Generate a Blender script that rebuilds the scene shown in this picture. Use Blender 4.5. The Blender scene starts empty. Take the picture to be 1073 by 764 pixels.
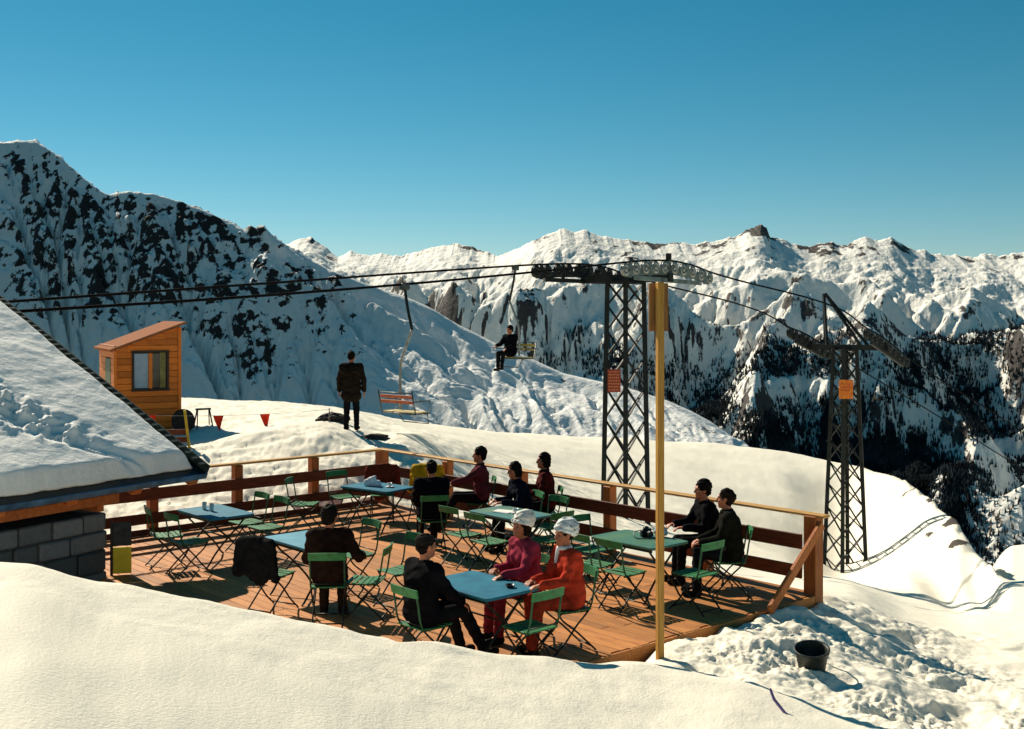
import bpy, math, random
import numpy as np
from mathutils import Vector, Matrix

rng = np.random.default_rng(7)
random.seed(7)
scene = bpy.context.scene
COL = scene.collection

# ------------------------------------------------------------------ camera model
CX, HY, F, CZ = 536.5, 328.0, 1200.0, 3.6      # centre column, horizon row, focal length (px of a 1073 wide frame), eye height over the deck


def wpt(px, py, Y):
    return ((px - CX) * Y / F, Y, CZ - (py - HY) * Y / F)


def lin(*c):
    return tuple(((v / 12.92) if v <= 0.04045 else ((v + 0.055) / 1.055) ** 2.4) for v in c)


def rgb(r, g, b):
    return lin(r / 255, g / 255, b / 255)


# ------------------------------------------------------------------ noise
def _hash(ix, iy, seed):
    h = (ix.astype(np.int64) * 374761393 + iy.astype(np.int64) * 668265263 + seed * 1442695041) & 0xFFFFFFFF
    h = ((h ^ (h >> 13)) * 1274126177) & 0xFFFFFFFF
    h = (h ^ (h >> 16)) & 0xFFFFFFFF
    return h


def perlin(x, y, seed=0):
    x = np.asarray(x, dtype=np.float64); y = np.asarray(y, dtype=np.float64)
    ix = np.floor(x); iy = np.floor(y)
    fx = x - ix; fy = y - iy
    u = fx * fx * fx * (fx * (fx * 6 - 15) + 10)
    v = fy * fy * fy * (fy * (fy * 6 - 15) + 10)

    def g(ox, oy):
        a = _hash(ix + ox, iy + oy, seed) * (2 * math.pi / 4294967296.0)
        return np.cos(a) * (fx - ox) + np.sin(a) * (fy - oy)
    a = g(0, 0); b = g(1, 0); c = g(0, 1); d = g(1, 1)
    return ((a + u * (b - a)) + v * ((c + u * (d - c)) - (a + u * (b - a)))) * 1.5


def fbm(x, y, octv=5, seed=0, gain=0.5, lac=2.03):
    s = 0; a = 1; t = 0
    for i in range(octv):
        s = s + a * perlin(x * lac ** i + 17.3 * i, y * lac ** i - 9.1 * i, seed + i)
        t += a; a *= gain
    return s / t


def ridged(x, y, octv=5, seed=0, gain=0.5, lac=2.05):
    s = 0; a = 1; t = 0; w = 1
    for i in range(octv):
        n = 1 - np.abs(perlin(x * lac ** i + 7.7 * i, y * lac ** i + 3.3 * i, seed + i)) * 1.6
        n = np.clip(n, 0, 1) ** 2
        s = s + a * n * w
        w = np.clip(n * 1.6, 0, 1)
        t += a; a *= gain
    return s / t


def sstep(a, b, x):
    t = np.clip((x - a) / (b - a), 0, 1)
    return t * t * (3 - 2 * t)


# ------------------------------------------------------------------ materials
MATS = {}


def new_mat(name):
    m = bpy.data.materials.new(name)
    m.use_nodes = True
    nt = m.node_tree
    b = nt.nodes['Principled BSDF']
    return m, nt, b


def N(nt, t, **kw):
    n = nt.nodes.new(t)
    for k, v in kw.items():
        if k.startswith('i_'):
            n.inputs[k[2:].replace('_', ' ')].default_value = v
        else:
            setattr(n, k, v)
    return n


def mat(name, col, rough=0.6, metal=0.0, var=0.25, scale=6.0, bump=0.0, bscale=60.0, spec=0.3, stretch=None, col2=None):
    """plain material with noise-driven variation of its own colour and an optional bump"""
    if name in MATS:
        return MATS[name]
    m, nt, b = new_mat(name)
    tc = N(nt, 'ShaderNodeTexCoord')
    src = tc.outputs['Object']
    if stretch:
        mp = N(nt, 'ShaderNodeMapping'); mp.inputs['Scale'].default_value = stretch
        nt.links.new(src, mp.inputs['Vector']); src = mp.outputs['Vector']
    no = N(nt, 'ShaderNodeTexNoise'); no.inputs['Scale'].default_value = scale; no.inputs['Detail'].default_value = 5
    nt.links.new(src, no.inputs['Vector'])
    mx = N(nt, 'ShaderNodeMix', data_type='RGBA')
    c2 = col2 if col2 else tuple(max(0, c * (1 - 2 * var)) for c in col)
    c1 = col if col2 else tuple(min(1, c * (1 + var)) for c in col)
    mx.inputs['A'].default_value = (*c2, 1); mx.inputs['B'].default_value = (*c1, 1)
    mr = N(nt, 'ShaderNodeMapRange'); mr.inputs['From Min'].default_value = .3; mr.inputs['From Max'].default_value = .7
    nt.links.new(no.outputs['Fac'], mr.inputs['Value'])
    nt.links.new(mr.outputs['Result'], mx.inputs['Factor'])
    nt.links.new(mx.outputs['Result'], b.inputs['Base Color'])
    b.inputs['Roughness'].default_value = rough
    b.inputs['Metallic'].default_value = metal
    b.inputs['Specular IOR Level'].default_value = spec
    if bump:
        n2 = N(nt, 'ShaderNodeTexNoise'); n2.inputs['Scale'].default_value = bscale; n2.inputs['Detail'].default_value = 4
        nt.links.new(src, n2.inputs['Vector'])
        bp = N(nt, 'ShaderNodeBump'); bp.inputs['Strength'].default_value = bump; bp.inputs['Distance'].default_value = .02
        nt.links.new(n2.outputs['Fac'], bp.inputs['Height'])
        nt.links.new(bp.outputs['Normal'], b.inputs['Normal'])
    MATS[name] = m
    return m


def wood(name, col, col2, axis_scale, rough=.6, spec=.25):
    """timber with grain; uses the 'tint' attribute of each plank"""
    if name in MATS:
        return MATS[name]
    m, nt, b = new_mat(name)
    tc = N(nt, 'ShaderNodeTexCoord')
    mp = N(nt, 'ShaderNodeMapping'); mp.inputs['Scale'].default_value = axis_scale
    nt.links.new(tc.outputs['Object'], mp.inputs['Vector'])
    no = N(nt, 'ShaderNodeTexNoise'); no.inputs['Scale'].default_value = 5; no.inputs['Detail'].default_value = 7; no.inputs['Roughness'].default_value = .65
    nt.links.new(mp.outputs['Vector'], no.inputs['Vector'])
    mr = N(nt, 'ShaderNodeMapRange'); mr.inputs['From Min'].default_value = .3; mr.inputs['From Max'].default_value = .7
    nt.links.new(no.outputs['Fac'], mr.inputs['Value'])
    mx = N(nt, 'ShaderNodeMix', data_type='RGBA')
    mx.inputs['A'].default_value = (*col2, 1); mx.inputs['B'].default_value = (*col, 1)
    nt.links.new(mr.outputs['Result'], mx.inputs['Factor'])
    at = N(nt, 'ShaderNodeAttribute', attribute_name='tint')
    hs = N(nt, 'ShaderNodeHueSaturation')
    ma = N(nt, 'ShaderNodeMapRange'); ma.inputs['To Min'].default_value = .72; ma.inputs['To Max'].default_value = 1.22
    nt.links.new(at.outputs['Fac'], ma.inputs['Value'])
    nt.links.new(ma.outputs['Result'], hs.inputs['Value'])
    nt.links.new(mx.outputs['Result'], hs.inputs['Color'])
    nt.links.new(hs.outputs['Color'], b.inputs['Base Color'])
    b.inputs['Roughness'].default_value = rough
    b.inputs['Specular IOR Level'].default_value = spec
    bp = N(nt, 'ShaderNodeBump'); bp.inputs['Strength'].default_value = .35; bp.inputs['Distance'].default_value = .01
    nt.links.new(no.outputs['Fac'], bp.inputs['Height'])
    nt.links.new(bp.outputs['Normal'], b.inputs['Normal'])
    MATS[name] = m
    return m


SNOW_C = (0.86, 0.795, 0.66)


def terrain_mat(name, nscale, rockcol, rockcol2, rscale, forest=False, fine=0.0, fine_scale=3.0, dirt=False, snowc=None):
    """snow with rock where the 'rock' attribute (plus noise) says so, dark undergrowth where 'forest' says so"""
    m, nt, b = new_mat(name)
    geo = N(nt, 'ShaderNodeNewGeometry')
    L = nt.links.new

    def noise(scale, det=6, rough=.6):
        n = N(nt, 'ShaderNodeTexNoise'); n.inputs['Scale'].default_value = scale; n.inputs['Detail'].default_value = det
        n.inputs['Roughness'].default_value = rough
        L(geo.outputs['Position'], n.inputs['Vector'])
        return n.outputs['Fac']

    def mask(attr, nz, amp, lo, hi):
        a = N(nt, 'ShaderNodeAttribute', attribute_name=attr)
        s = N(nt, 'ShaderNodeMath', operation='MULTIPLY_ADD'); L(nz, s.inputs[0]); s.inputs[1].default_value = amp; s.inputs[2].default_value = -.5 * amp
        ad = N(nt, 'ShaderNodeMath', operation='ADD'); L(a.outputs['Fac'], ad.inputs[0]); L(s.outputs[0], ad.inputs[1])
        r = N(nt, 'ShaderNodeMapRange'); r.inputs['From Min'].default_value = lo; r.inputs['From Max'].default_value = hi
        L(ad.outputs[0], r.inputs['Value'])
        return r.outputs['Result']

    def mix(fac, a, c):
        x = N(nt, 'ShaderNodeMix', data_type='RGBA'); L(fac, x.inputs['Factor'])
        for key, v in (('A', a), ('B', c)):
            if isinstance(v, tuple):
                x.inputs[key].default_value = (*v, 1)
            else:
                L(v, x.inputs[key])
        return x.outputs['Result']
    n1 = noise(nscale, 6)
    sc_ = snowc or SNOW_C
    snow = mix(n1, tuple(c * .93 for c in sc_), tuple(min(1, c * 1.05) for c in sc_))
    n2 = noise(rscale, 8, .7)
    n3 = noise(rscale * 4, 4, .6)
    rockc = mix(n3, rockcol2, rockcol)
    col = mix(mask('rock', n2, 1.3, .47, .56), snow, rockc)
    if dirt:
        col = mix(mask('dirt', n2, 1.0, .5, .8), col, (.33, .27, .19))
    if forest:
        n4 = noise(forest, 5, .7)
        col = mix(mask('forest', n4, .7, .5, .7), col, (.024, .030, .036))
    L(col, b.inputs['Base Color'])
    b.inputs['Roughness'].default_value = .75
    b.inputs['Specular IOR Level'].default_value = .12
    if fine:
        n5 = noise(fine_scale, 8, .65)
        bp = N(nt, 'ShaderNodeBump'); bp.inputs['Strength'].default_value = 1.0; bp.inputs['Distance'].default_value = fine
        L(n5, bp.inputs['Height']); L(bp.outputs['Normal'], b.inputs['Normal'])
    return m


# ------------------------------------------------------------------ mesh helpers
class MB:
    def __init__(self):
        self.v = []; self.f = []; self.m = []; self.t = []; self.n = 0

    def add(self, verts, faces, mi=0, tint=.5):
        self.v.extend([tuple(map(float, p)) for p in verts])
        for fc in faces:
            self.f.append(tuple(i + self.n for i in fc)); self.m.append(mi); self.t.append(tint)
        self.n += len(verts)

    def box(self, c, s, ax=None, mi=0, tint=.5, bev=0.0):
        """box centred on c with full sizes s along the axes ax"""
        X, Y, Z = [Vector(a) for a in (ax or ((1, 0, 0), (0, 1, 0), (0, 0, 1)))]
        c = Vector(c); hx, hy, hz = s[0] / 2, s[1] / 2, s[2] / 2
        if bev <= 0:
            pts = [c + X * (i * hx) + Y * (j * hy) + Z * (k * hz) for k in (-1, 1) for j in (-1, 1) for i in (-1, 1)]
            self.add(pts, [(0, 2, 3, 1), (4, 5, 7, 6), (0, 1, 5, 4), (2, 6, 7, 3), (0, 4, 6, 2), (1, 3, 7, 5)], mi, tint)
            return
        b = min(bev, hx * .45, hy * .45, hz * .45)
        # chamfered box: three rectangles per corner
        pts = []; idx = {}
        for i in (-1, 1):
            for j in (-1, 1):
                for k in (-1, 1):
                    for a in range(3):
                        d = [i * (hx - b), j * (hy - b), k * (hz - b)]
                        d[a] += (i, j, k)[a] * b
                        idx[(i, j, k, a)] = len(pts)
                        pts.append(c + X * d[0] + Y * d[1] + Z * d[2])
        fs = []
        for a in range(3):
            o = [q for q in range(3) if q != a]
            for sg in (-1, 1):
                ring = []
                for (p, q) in ((-1, -1), (1, -1), (1, 1), (-1, 1)):
                    s3 = [0, 0, 0]; s3[a] = sg; s3[o[0]] = p; s3[o[1]] = q
                    ring.append(idx[(*s3, a)])
                flip = (sg == 1) ^ (a == 1)
                fs.append(tuple(ring if flip else ring[::-1]))
        for a in range(3):          # edges along axis a
            o = [q for q in range(3) if q != a]
            for p in (-1, 1):
                for q in (-1, 1):
                    s1 = [0, 0, 0]; s1[a] = -1; s1[o[0]] = p; s1[o[1]] = q
                    s2 = list(s1); s2[a] = 1
                    fs.append((idx[(*s1, o[0])], idx[(*s2, o[0])], idx[(*s2, o[1])], idx[(*s1, o[1])]))
        for i in (-1, 1):
            for j in (-1, 1):
                for k in (-1, 1):
                    fs.append(tuple(idx[(i, j, k, a)] for a in range(3)))
        self.add(pts, fs, mi, tint)

    def bar(self, p, q, w, h=None, up=(0, 0, 1), mi=0, tint=.5, bev=0.0):
        p = Vector(p); q = Vector(q); d = q - p; l = d.length; d.normalize()
        u = Vector(up)
        x = d.cross(u)
        if x.length < 1e-4:
            x = d.cross(Vector((1, 0, 0)))
        x.normalize(); u = x.cross(d)
        self.box((p + q) / 2, (l, w, h if h else w), (d, x, u), mi, tint, bev)

    def tube(self, path, r, n=8, mi=0, tint=.5, cap=True):
        P = [Vector(p) for p in path]
        rr = r if isinstance(r, (list, tuple)) else [r] * len(P)
        prev = None; rings = []
        for i, p in enumerate(P):
            a = P[max(0, i - 1)]; c = P[min(len(P) - 1, i + 1)]
            t = (c - a).normalized()
            if prev is None:
                up = Vector((0, 0, 1)) if abs(t.z) < .9 else Vector((1, 0, 0))
                x = t.cross(up).normalized()
            else:
                x = (prev - t * prev.dot(t)).normalized()
            y = t.cross(x); prev = x
            rings.append([p + (x * math.cos(2 * math.pi * k / n) + y * math.sin(2 * math.pi * k / n)) * rr[i] for k in range(n)])
        pts = [q for rg in rings for q in rg]
        fs = []
        for i in range(len(P) - 1):
            for k in range(n):
                k2 = (k + 1) % n
                fs.append((i * n + k, i * n + k2, (i + 1) * n + k2, (i + 1) * n + k))
        if cap:
            fs.append(tuple(range(n))[::-1]); fs.append(tuple((len(P) - 1) * n + k for k in range(n)))
        self.add(pts, fs, mi, tint)

    def disc(self, c, axis, r, w, n=20, mi=0, inner=0.0):
        axis = Vector(axis).normalized()
        x = axis.cross(Vector((0, 0, 1)))
        if x.length < 1e-3:
            x = Vector((1, 0, 0))
        x.normalize(); y = axis.cross(x); c = Vector(c)
        prof = [(-w / 2, inner), (-w / 2, r), (-w * .2, r * .9), (w * .2, r * .9), (w / 2, r), (w / 2, inner)]
        pts = []
        for (o, q) in prof:
            for k in range(n):
                a = 2 * math.pi * k / n
                pts.append(c + axis * o + (x * math.cos(a) + y * math.sin(a)) * max(q, .001))
        fs = []
        for i in range(len(prof) - 1):
            for k in range(n):
                k2 = (k + 1) % n
                fs.append((i * n + k, (i + 1) * n + k, (i + 1) * n + k2, i * n + k2))
        if inner > 0:
            i = len(prof) - 1
            for k in range(n):
                k2 = (k + 1) % n
                fs.append((i * n + k, k, k2, i * n + k2))
        self.add(pts, fs, mi)

    def build(self, name, mats, parent=None, smooth=False):
        me = bpy.data.meshes.new(name)
        me.from_pydata(self.v, [], self.f)
        for mm in (mats if isinstance(mats, (list, tuple)) else [mats]):
            me.materials.append(mm)
        me.polygons.foreach_set('material_index', self.m)
        at = me.attributes.new('tint', 'FLOAT', 'FACE')
        at.data.foreach_set('value', self.t)
        if smooth:
            me.polygons.foreach_set('use_smooth', [True] * len(me.polygons))
        me.update()
        o = bpy.data.objects.new(name, me)
        COL.objects.link(o)
        if parent:
            o.parent = parent
        return o


def mesh_np(name, verts, faces, mats, smooth=True, attrs=None, parent=None):
    """verts (n,3), faces (m,k) numpy arrays"""
    me = bpy.data.meshes.new(name)
    n = len(verts); m, k = faces.shape
    me.vertices.add(n); me.vertices.foreach_set('co', np.ascontiguousarray(verts, dtype=np.float32).ravel())
    me.loops.add(m * k); me.loops.foreach_set('vertex_index', np.ascontiguousarray(faces, dtype=np.int32).ravel())
    me.polygons.add(m); me.polygons.foreach_set('loop_start', np.arange(0, m * k, k, dtype=np.int32))
    for mm in (mats if isinstance(mats, (list, tuple)) else [mats]):
        me.materials.append(mm)
    for kx, val in (attrs or {}).items():
        at = me.attributes.new(kx, 'FLOAT', 'POINT')
        at.data.foreach_set('value', np.ascontiguousarray(val, dtype=np.float32).ravel())
    me.update(calc_edges=True)
    me.polygons.foreach_set('use_smooth', np.full(m, smooth))
    me.validate()
    o = bpy.data.objects.new(name, me)
    COL.objects.link(o)
    if parent:
        o.parent = parent
    return o


def grid_faces(nr, nc):
    i = np.arange(nr - 1)[:, None] * nc + np.arange(nc - 1)[None, :]
    i = i.ravel()
    return np.stack([i, i + 1, i + nc + 1, i + nc], 1)


def tag(o, label=None, cat=None, group=None, kind=None):
    if label: o['label'] = label
    if cat: o['category'] = cat
    if group: o['group'] = group
    if kind: o['kind'] = kind
    return o


def empty(name, loc=(0, 0, 0), rz=0.0):
    o = bpy.data.objects.new(name, None)
    o.empty_display_size = .2
    COL.objects.link(o); o.location = loc; o.rotation_euler = (0, 0, rz)
    return o


def copy_tree(o, parent=None):
    c = o.copy(); COL.objects.link(c)
    if parent:
        c.parent = parent
    for ch in list(o.children):
        copy_tree(ch, c)
    return c


def yaw_of(dx, dy):
    return math.atan2(-dx, dy)


def spline(pts, n=6):
    """Catmull-Rom through pts"""
    P = [Vector(p) for p in pts]; out = []
    for i in range(len(P) - 1):
        a = P[max(0, i - 1)]; b = P[i]; c = P[i + 1]; d = P[min(len(P) - 1, i + 2)]
        for k in range(n):
            t = k / n
            out.append(0.5 * ((2 * b) + (c - a) * t + (2 * a - 5 * b + 4 * c - d) * t * t + (3 * b - 3 * c + d - a) * t ** 3))
    out.append(P[-1])
    return out


# ------------------------------------------------------------------ deck frame
C0 = np.array([-2.47, 21.8]); U = np.array([.668, -.744]); V = np.array([-.744, -.668])
U3 = Vector((U[0], U[1], 0)); V3 = Vector((V[0], V[1], 0)); Z3 = Vector((0, 0, 1))
DU, DV = 9.54, 6.6


def dk(u, v, z=0.0):
    p = C0 + U * u + V * v
    return Vector((p[0], p[1], z))


# ================================================================== SNOW GROUND
KNOTS = {   # column px : [(distance, height), ...]
    -420: [(1, 1.6), (5, 1.68), (9.0, 1.75), (10.5, 1.1), (13, .2), (18, -.2), (25, .4), (28, .6), (35, .62), (42, .5), (70, -10), (140, -30)],
    13: [(1, 1.3), (5, 1.46), (9.3, 1.57), (10.3, .9), (12.5, .0), (18, -.3), (25, .45), (28, .62), (35, .62), (42, .5), (70, -9), (140, -34)],
    120: [(1, 1.05), (5, 1.22), (9.6, 1.33), (10.6, .6), (12.5, -.1), (18, -.3), (25, .5), (28, .64), (35, .62), (42, .45), (70, -8), (140, -34)],
    215: [(1, 0.85), (5, 1.02), (9.8, 1.13), (10.7, .5), (12, -.2), (18.5, -.3), (22, .30), (25.7, .80), (30, .80), (35, .68), (42, .42), (70, -8), (140, -34)],
    330: [(1, 0.65), (5, 0.8), (10.0, .89), (10.8, .3), (12, -.3), (20.3, -.25), (22.5, .45), (25.7, 1.10), (30, .9), (42, .2), (70, -8), (140, -36)],
    430: [(1, .45), (5, .58), (10.3, .66), (11.0, .1), (12, -.3), (20.5, -.2), (23, .30), (26, .78), (31, .42), (42, -.6), (55, -1.6), (80, -12), (140, -38)],
    560: [(1, .25), (5, .37), (10.6, .42), (11.2, .0), (12, -.3), (18.5, -.35), (24, -.45), (30, -1.0), (40, -1.9), (66, -3.4), (92, -15), (140, -40)],
    655: [(1, .15), (5, .26), (10.9, .27), (11.5, .0), (12.5, -.3), (16.5, -.4), (24, -1.1), (36, -2.75), (50, -3.7), (72, -4.3), (98, -17), (140, -42)],
    700: [(1, .12), (5, .22), (10.9, .22), (11.4, .08), (12.5, .02), (15.5, -.35), (24, -1.4), (36, -3.2), (50, -4.2), (75, -4.8), (100, -18), (140, -42)],
    760: [(1, .12), (5, .22), (10.5, .20), (11.3, .02), (12.5, .05), (15.0, -.25), (24, -1.7), (36, -3.75), (52, -5.1), (76, -5.14), (100, -19), (140, -44)],
    820: [(1, .12), (5, .20), (10.2, .13), (11.2, .0), (12.5, .05), (14.3, .02), (16, -.32), (24, -1.9), (36, -4.2), (50, -6.0), (75, -5.55), (100, -20), (140, -46)],
    885: [(1, .12), (5, .18), (9.8, .05), (11.2, -.08), (13, -.15), (15, -.3), (20, -1.2), (30, -3.33), (48, -7.06), (60, -7.1), (72, -5.94), (97, -22), (140, -48)],
    950: [(1, .10), (5, .15), (9.4, .0), (11.2, -.2), (13, -.32), (15, -.6), (22, -2.03), (32, -3.95), (44, -5.4), (58, -5.1), (82, -20), (140, -52)],
    1000: [(1, 0.1), (5, 0.12), (9.3, -.05), (11.2, -.3), (13, -.5), (15, -.75), (22, -2.2), (30, -3.7), (42, -4.15), (60, -16), (90, -30), (140, -54)],
    1030: [(1, 0.1), (5, 0.1), (9.3, -.1), (11.2, -.35), (13, -.55), (15, -.8), (22, -2.15), (28, -3.3), (33, -3.6), (42, -6.8), (56, -10.5), (72, -13.5), (90, -24), (140, -56)],
    1062: [(1, 0.1), (5, 0.1), (9.3, -.1), (11.2, -.35), (13, -.55), (15, -.8), (22, -2.1), (27.5, -2.85), (36, -5.2), (46, -7.0), (62, -9.0), (90, -20), (140, -56)],
    1500: [(1, 0.1), (5, 0.1), (9.3, .0), (11.2, -.2), (13, -.4), (15, -.6), (22, -1.6), (28, -2.6), (40, -6), (72, -9), (90, -16), (140, -50)],
}


def pchip_interp(xs, ys, x):
    xs = np.asarray(xs, float); ys = np.asarray(ys, float)
    h = np.diff(xs); d = np.diff(ys) / h
    m = np.zeros_like(ys)
    for i in range(1, len(xs) - 1):
        if d[i - 1] * d[i] > 0:
            w1 = 2 * h[i] + h[i - 1]; w2 = h[i] + 2 * h[i - 1]
            m[i] = (w1 + w2) / (w1 / d[i - 1] + w2 / d[i])
    m[0] = d[0]; m[-1] = d[-1]
    x = np.clip(x, xs[0], xs[-1])
    i = np.clip(np.searchsorted(xs, x) - 1, 0, len(xs) - 2)
    t = (x - xs[i]) / h[i]
    return ((2 * t ** 3 - 3 * t ** 2 + 1) * ys[i] + (t ** 3 - 2 * t ** 2 + t) * h[i] * m[i] + (-2 * t ** 3 + 3 * t ** 2) * ys[i + 1] + (t ** 3 - t ** 2) * h[i] * m[i + 1])


kp = sorted(KNOTS)
CRESTS = {-420: 42, 13: 42, 120: 42, 215: 42, 330: 42, 430: 55, 560: 66, 655: 72, 700: 75, 760: 76, 820: 75, 885: 72, 950: 58, 1000: 42, 1030: 33, 1062: 27.5, 1500: 28}
eta = np.concatenate([np.exp(np.linspace(0, math.log(15), 260, endpoint=False)), np.linspace(15, 60, 300, endpoint=False), np.linspace(60, 140, 80)])


def eta_to_Y(e, yc):
    return np.where(e <= 15, e, np.where(e <= 60, 15 + (e - 15) / 45 * (yc - 15), yc + (e - 60)))


prof = []
for k in kp:
    Yk = eta_to_Y(eta, CRESTS[k])
    zk = pchip_interp(np.log([a for a, _ in KNOTS[k]]), [b for _, b in KNOTS[k]], np.log(np.minimum(Yk, 140)))
    prof.append((CZ - zk) / Yk)
prof = np.array(prof)
NR, NC = 770, 860
gPX = np.concatenate([np.linspace(-420, 0, 90, endpoint=False), np.linspace(0, 1080, 680, endpoint=False), np.linspace(1080, 1500, 90)])
gY = np.concatenate([np.exp(np.linspace(0, math.log(8.5), 90, endpoint=False)), np.exp(np.linspace(math.log(8.5), math.log(17), 330, endpoint=False)), np.exp(np.linspace(math.log(17), math.log(45), 250, endpoint=False)), np.exp(np.linspace(math.log(45), math.log(140), 100))])
yc_col = pchip_interp(kp, [CRESTS[k] for k in kp], gPX)
SLP = np.zeros((len(eta), NC))
for r in range(len(eta)):
    SLP[r] = pchip_interp(kp, prof[:, r], gPX)
GZ = np.zeros((NR, NC))
for c in range(NC):
    e_ = np.where(gY <= 15, gY, np.where(gY <= yc_col[c], 15 + (gY - 15) / (yc_col[c] - 15) * 45, 60 + gY - yc_col[c]))
    GZ[:, c] = CZ - np.interp(e_, eta, SLP[:, c]) * gY
GPX, GY = np.meshgrid(gPX, gY)
GX = (GPX - CX) * GY / F
# deck coordinates of every ground vertex
dU = (GX - C0[0]) * U[0] + (GY - C0[1]) * U[1]
dV = (GX - C0[0]) * V[0] + (GY - C0[1]) * V[1]
# churned snow: right of the deck, and trampled snow behind the left rail
bank_edge = np.interp(gPX, [13, 640, 700, 860, 930, 1000, 1500], [9.3, 10.8, 10.9, 10.2, 9.2, 8.6, 8.0])[None, :]
churn = sstep(660, 740, GPX) * sstep(0.0, .7, GY - bank_edge) * (1 - sstep(15.3, 18.5, GY + 1.2 * perlin(GX * .7, GY * .5, 4))) * (.55 + .45 * sstep(640, 800, GPX))
churn *= 1 - .75 * sstep(960, 1090, GPX + 90 * perlin(GX * .6, GY * .4, 9)) * sstep(11, 14, GY)
tramp = (1 - sstep(440, 520, GPX)) * sstep(19.5, 21, GY) * (1 - sstep(24.2, 26, GY))
foot = (1 - sstep(330, 470, np.abs(GPX - 300))) * sstep(24.5, 26.5, GY) * (1 - sstep(38, 43, GY))
lump = fbm(GX * .8, GY * .8, 3, 21) * .17 + fbm(GX * 4.0, GY * 4.0, 3, 41) * .055 + (.5 + perlin(GX * .8, GY * .8, 45)) * (fbm(GX * 8, GY * 8, 3, 43) * .055 + fbm(GX * 19, GY * 19, 2, 44) * .022)
dents = sstep(.12, .5, perlin(GX * 1.5, GY * 1.5, 76)) * .09
GZ += churn * (lump - dents)
GZ += tramp * (fbm(GX * .7, GY * 1.3, 4, 51) * .16 + fbm(GX * 3.0, GY * 5.0, 4, 57, gain=.65) * .085)
GZ += foot * (fbm(GX * 1.0, GY * .7, 3, 61) * .08 + fbm(GX * 4, GY * 3, 3, 59) * .035)
calm = 1 - .8 * sstep(760, 850, GPX) * (1 - sstep(48, 55, GY))
GZ += (fbm(GX * .30, GY * .22, 3, 71) * .12 * calm * sstep(13, 24, GY) + fbm(GX * 2.2, GY * 1.6, 4, 81) * .018 + fbm(GX * .8, GY * .8, 3, 83) * .022) * (1 - churn)
GZ += fbm((GX * .5 + GY * .25) * 1.1, (GY * .8 - GX * .3) * .35, 4, 91) * .10 * calm * sstep(20, 30, GY) * (1 - sstep(42, 60, GY))
GZ += sstep(820, 900, GPX) * sstep(17, 22, GY) * fbm(GX * .16, GY * .10, 3, 95) * .16
# rocky breaks on the right shoulder
py0 = HY + (CZ - GZ) * F / GY
outc = 0
for (bx, by, rx, ry_, s_) in ((962, 516, 26, 9, 1.0), (985, 530, 20, 8, .9), (1000, 552, 12, 12, 1.1), (955, 505, 14, 5, .8), (930, 520, 12, 4, .7), (1003, 575, 14, 8, .9), (975, 565, 12, 4, .6), (1040, 600, 22, 6, .8)):
    outc = outc + s_ * np.exp(-((GPX - bx) / rx) ** 2 - ((py0 - by) / ry_) ** 2)
outc = outc * sstep(19, 24, GY) * (1 - sstep(.98, 1.03, GY / yc_col[None, :]))
rockA = np.clip(outc * .95 + fbm(GX * .9, GY * .35, 4, 101) * .9 - .28, 0, 1)
rockA = np.where(outc > .12, rockA, 0)
GZ += np.minimum(rockA, .6) * .35
dirtA = churn * np.clip(fbm(GX * 1.1, GY * 1.1, 4, 111) * 1.6 - .25, 0, 1) * (1 - sstep(12.0, 13.2, GY)) * .9
dirtA += tramp * np.clip(fbm(GX * .9, GY * 1.6, 3, 121) * 1.5 - .1, 0, 1) * .5
# keep the ground under the deck and below the building floor
inside = sstep(-.12, .02, dU) * (1 - sstep(DU - .02, DU + .12, dU)) * sstep(-.12, .02, dV) * (1 - sstep(DV - .02, DV + .12, dV))
GZ = np.where(inside > 0, np.minimum(GZ, GZ * (1 - inside) + inside * np.minimum(GZ, -.2)), GZ)


def ground_z(x, y):
    px = CX + x / y * F
    c = np.interp(px, gPX, np.arange(NC)); r = np.interp(math.log(y), np.log(gY), np.arange(NR))
    r0 = int(min(r, NR - 2)); c0 = int(min(c, NC - 2)); fr = r - r0; fc = c - c0
    return float((GZ[r0, c0] * (1 - fc) + GZ[r0, c0 + 1] * fc) * (1 - fr) + (GZ[r0 + 1, c0] * (1 - fc) + GZ[r0 + 1, c0 + 1] * fc) * fr)


MAT_SNOW = terrain_mat('snow_field', 1.3, (.075, .060, .048), (.028, .024, .022), .9, fine=.010, fine_scale=38.0, dirt=True)
gv = np.stack([GX, GY, GZ], -1).reshape(-1, 3)
g = mesh_np('snow_ground', gv, grid_faces(NR, NC), MAT_SNOW, True, {'rock': rockA, 'dirt': dirtA})
tag(g, 'sunlit trampled snow around and below the terrace', None, None, 'structure')

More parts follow.
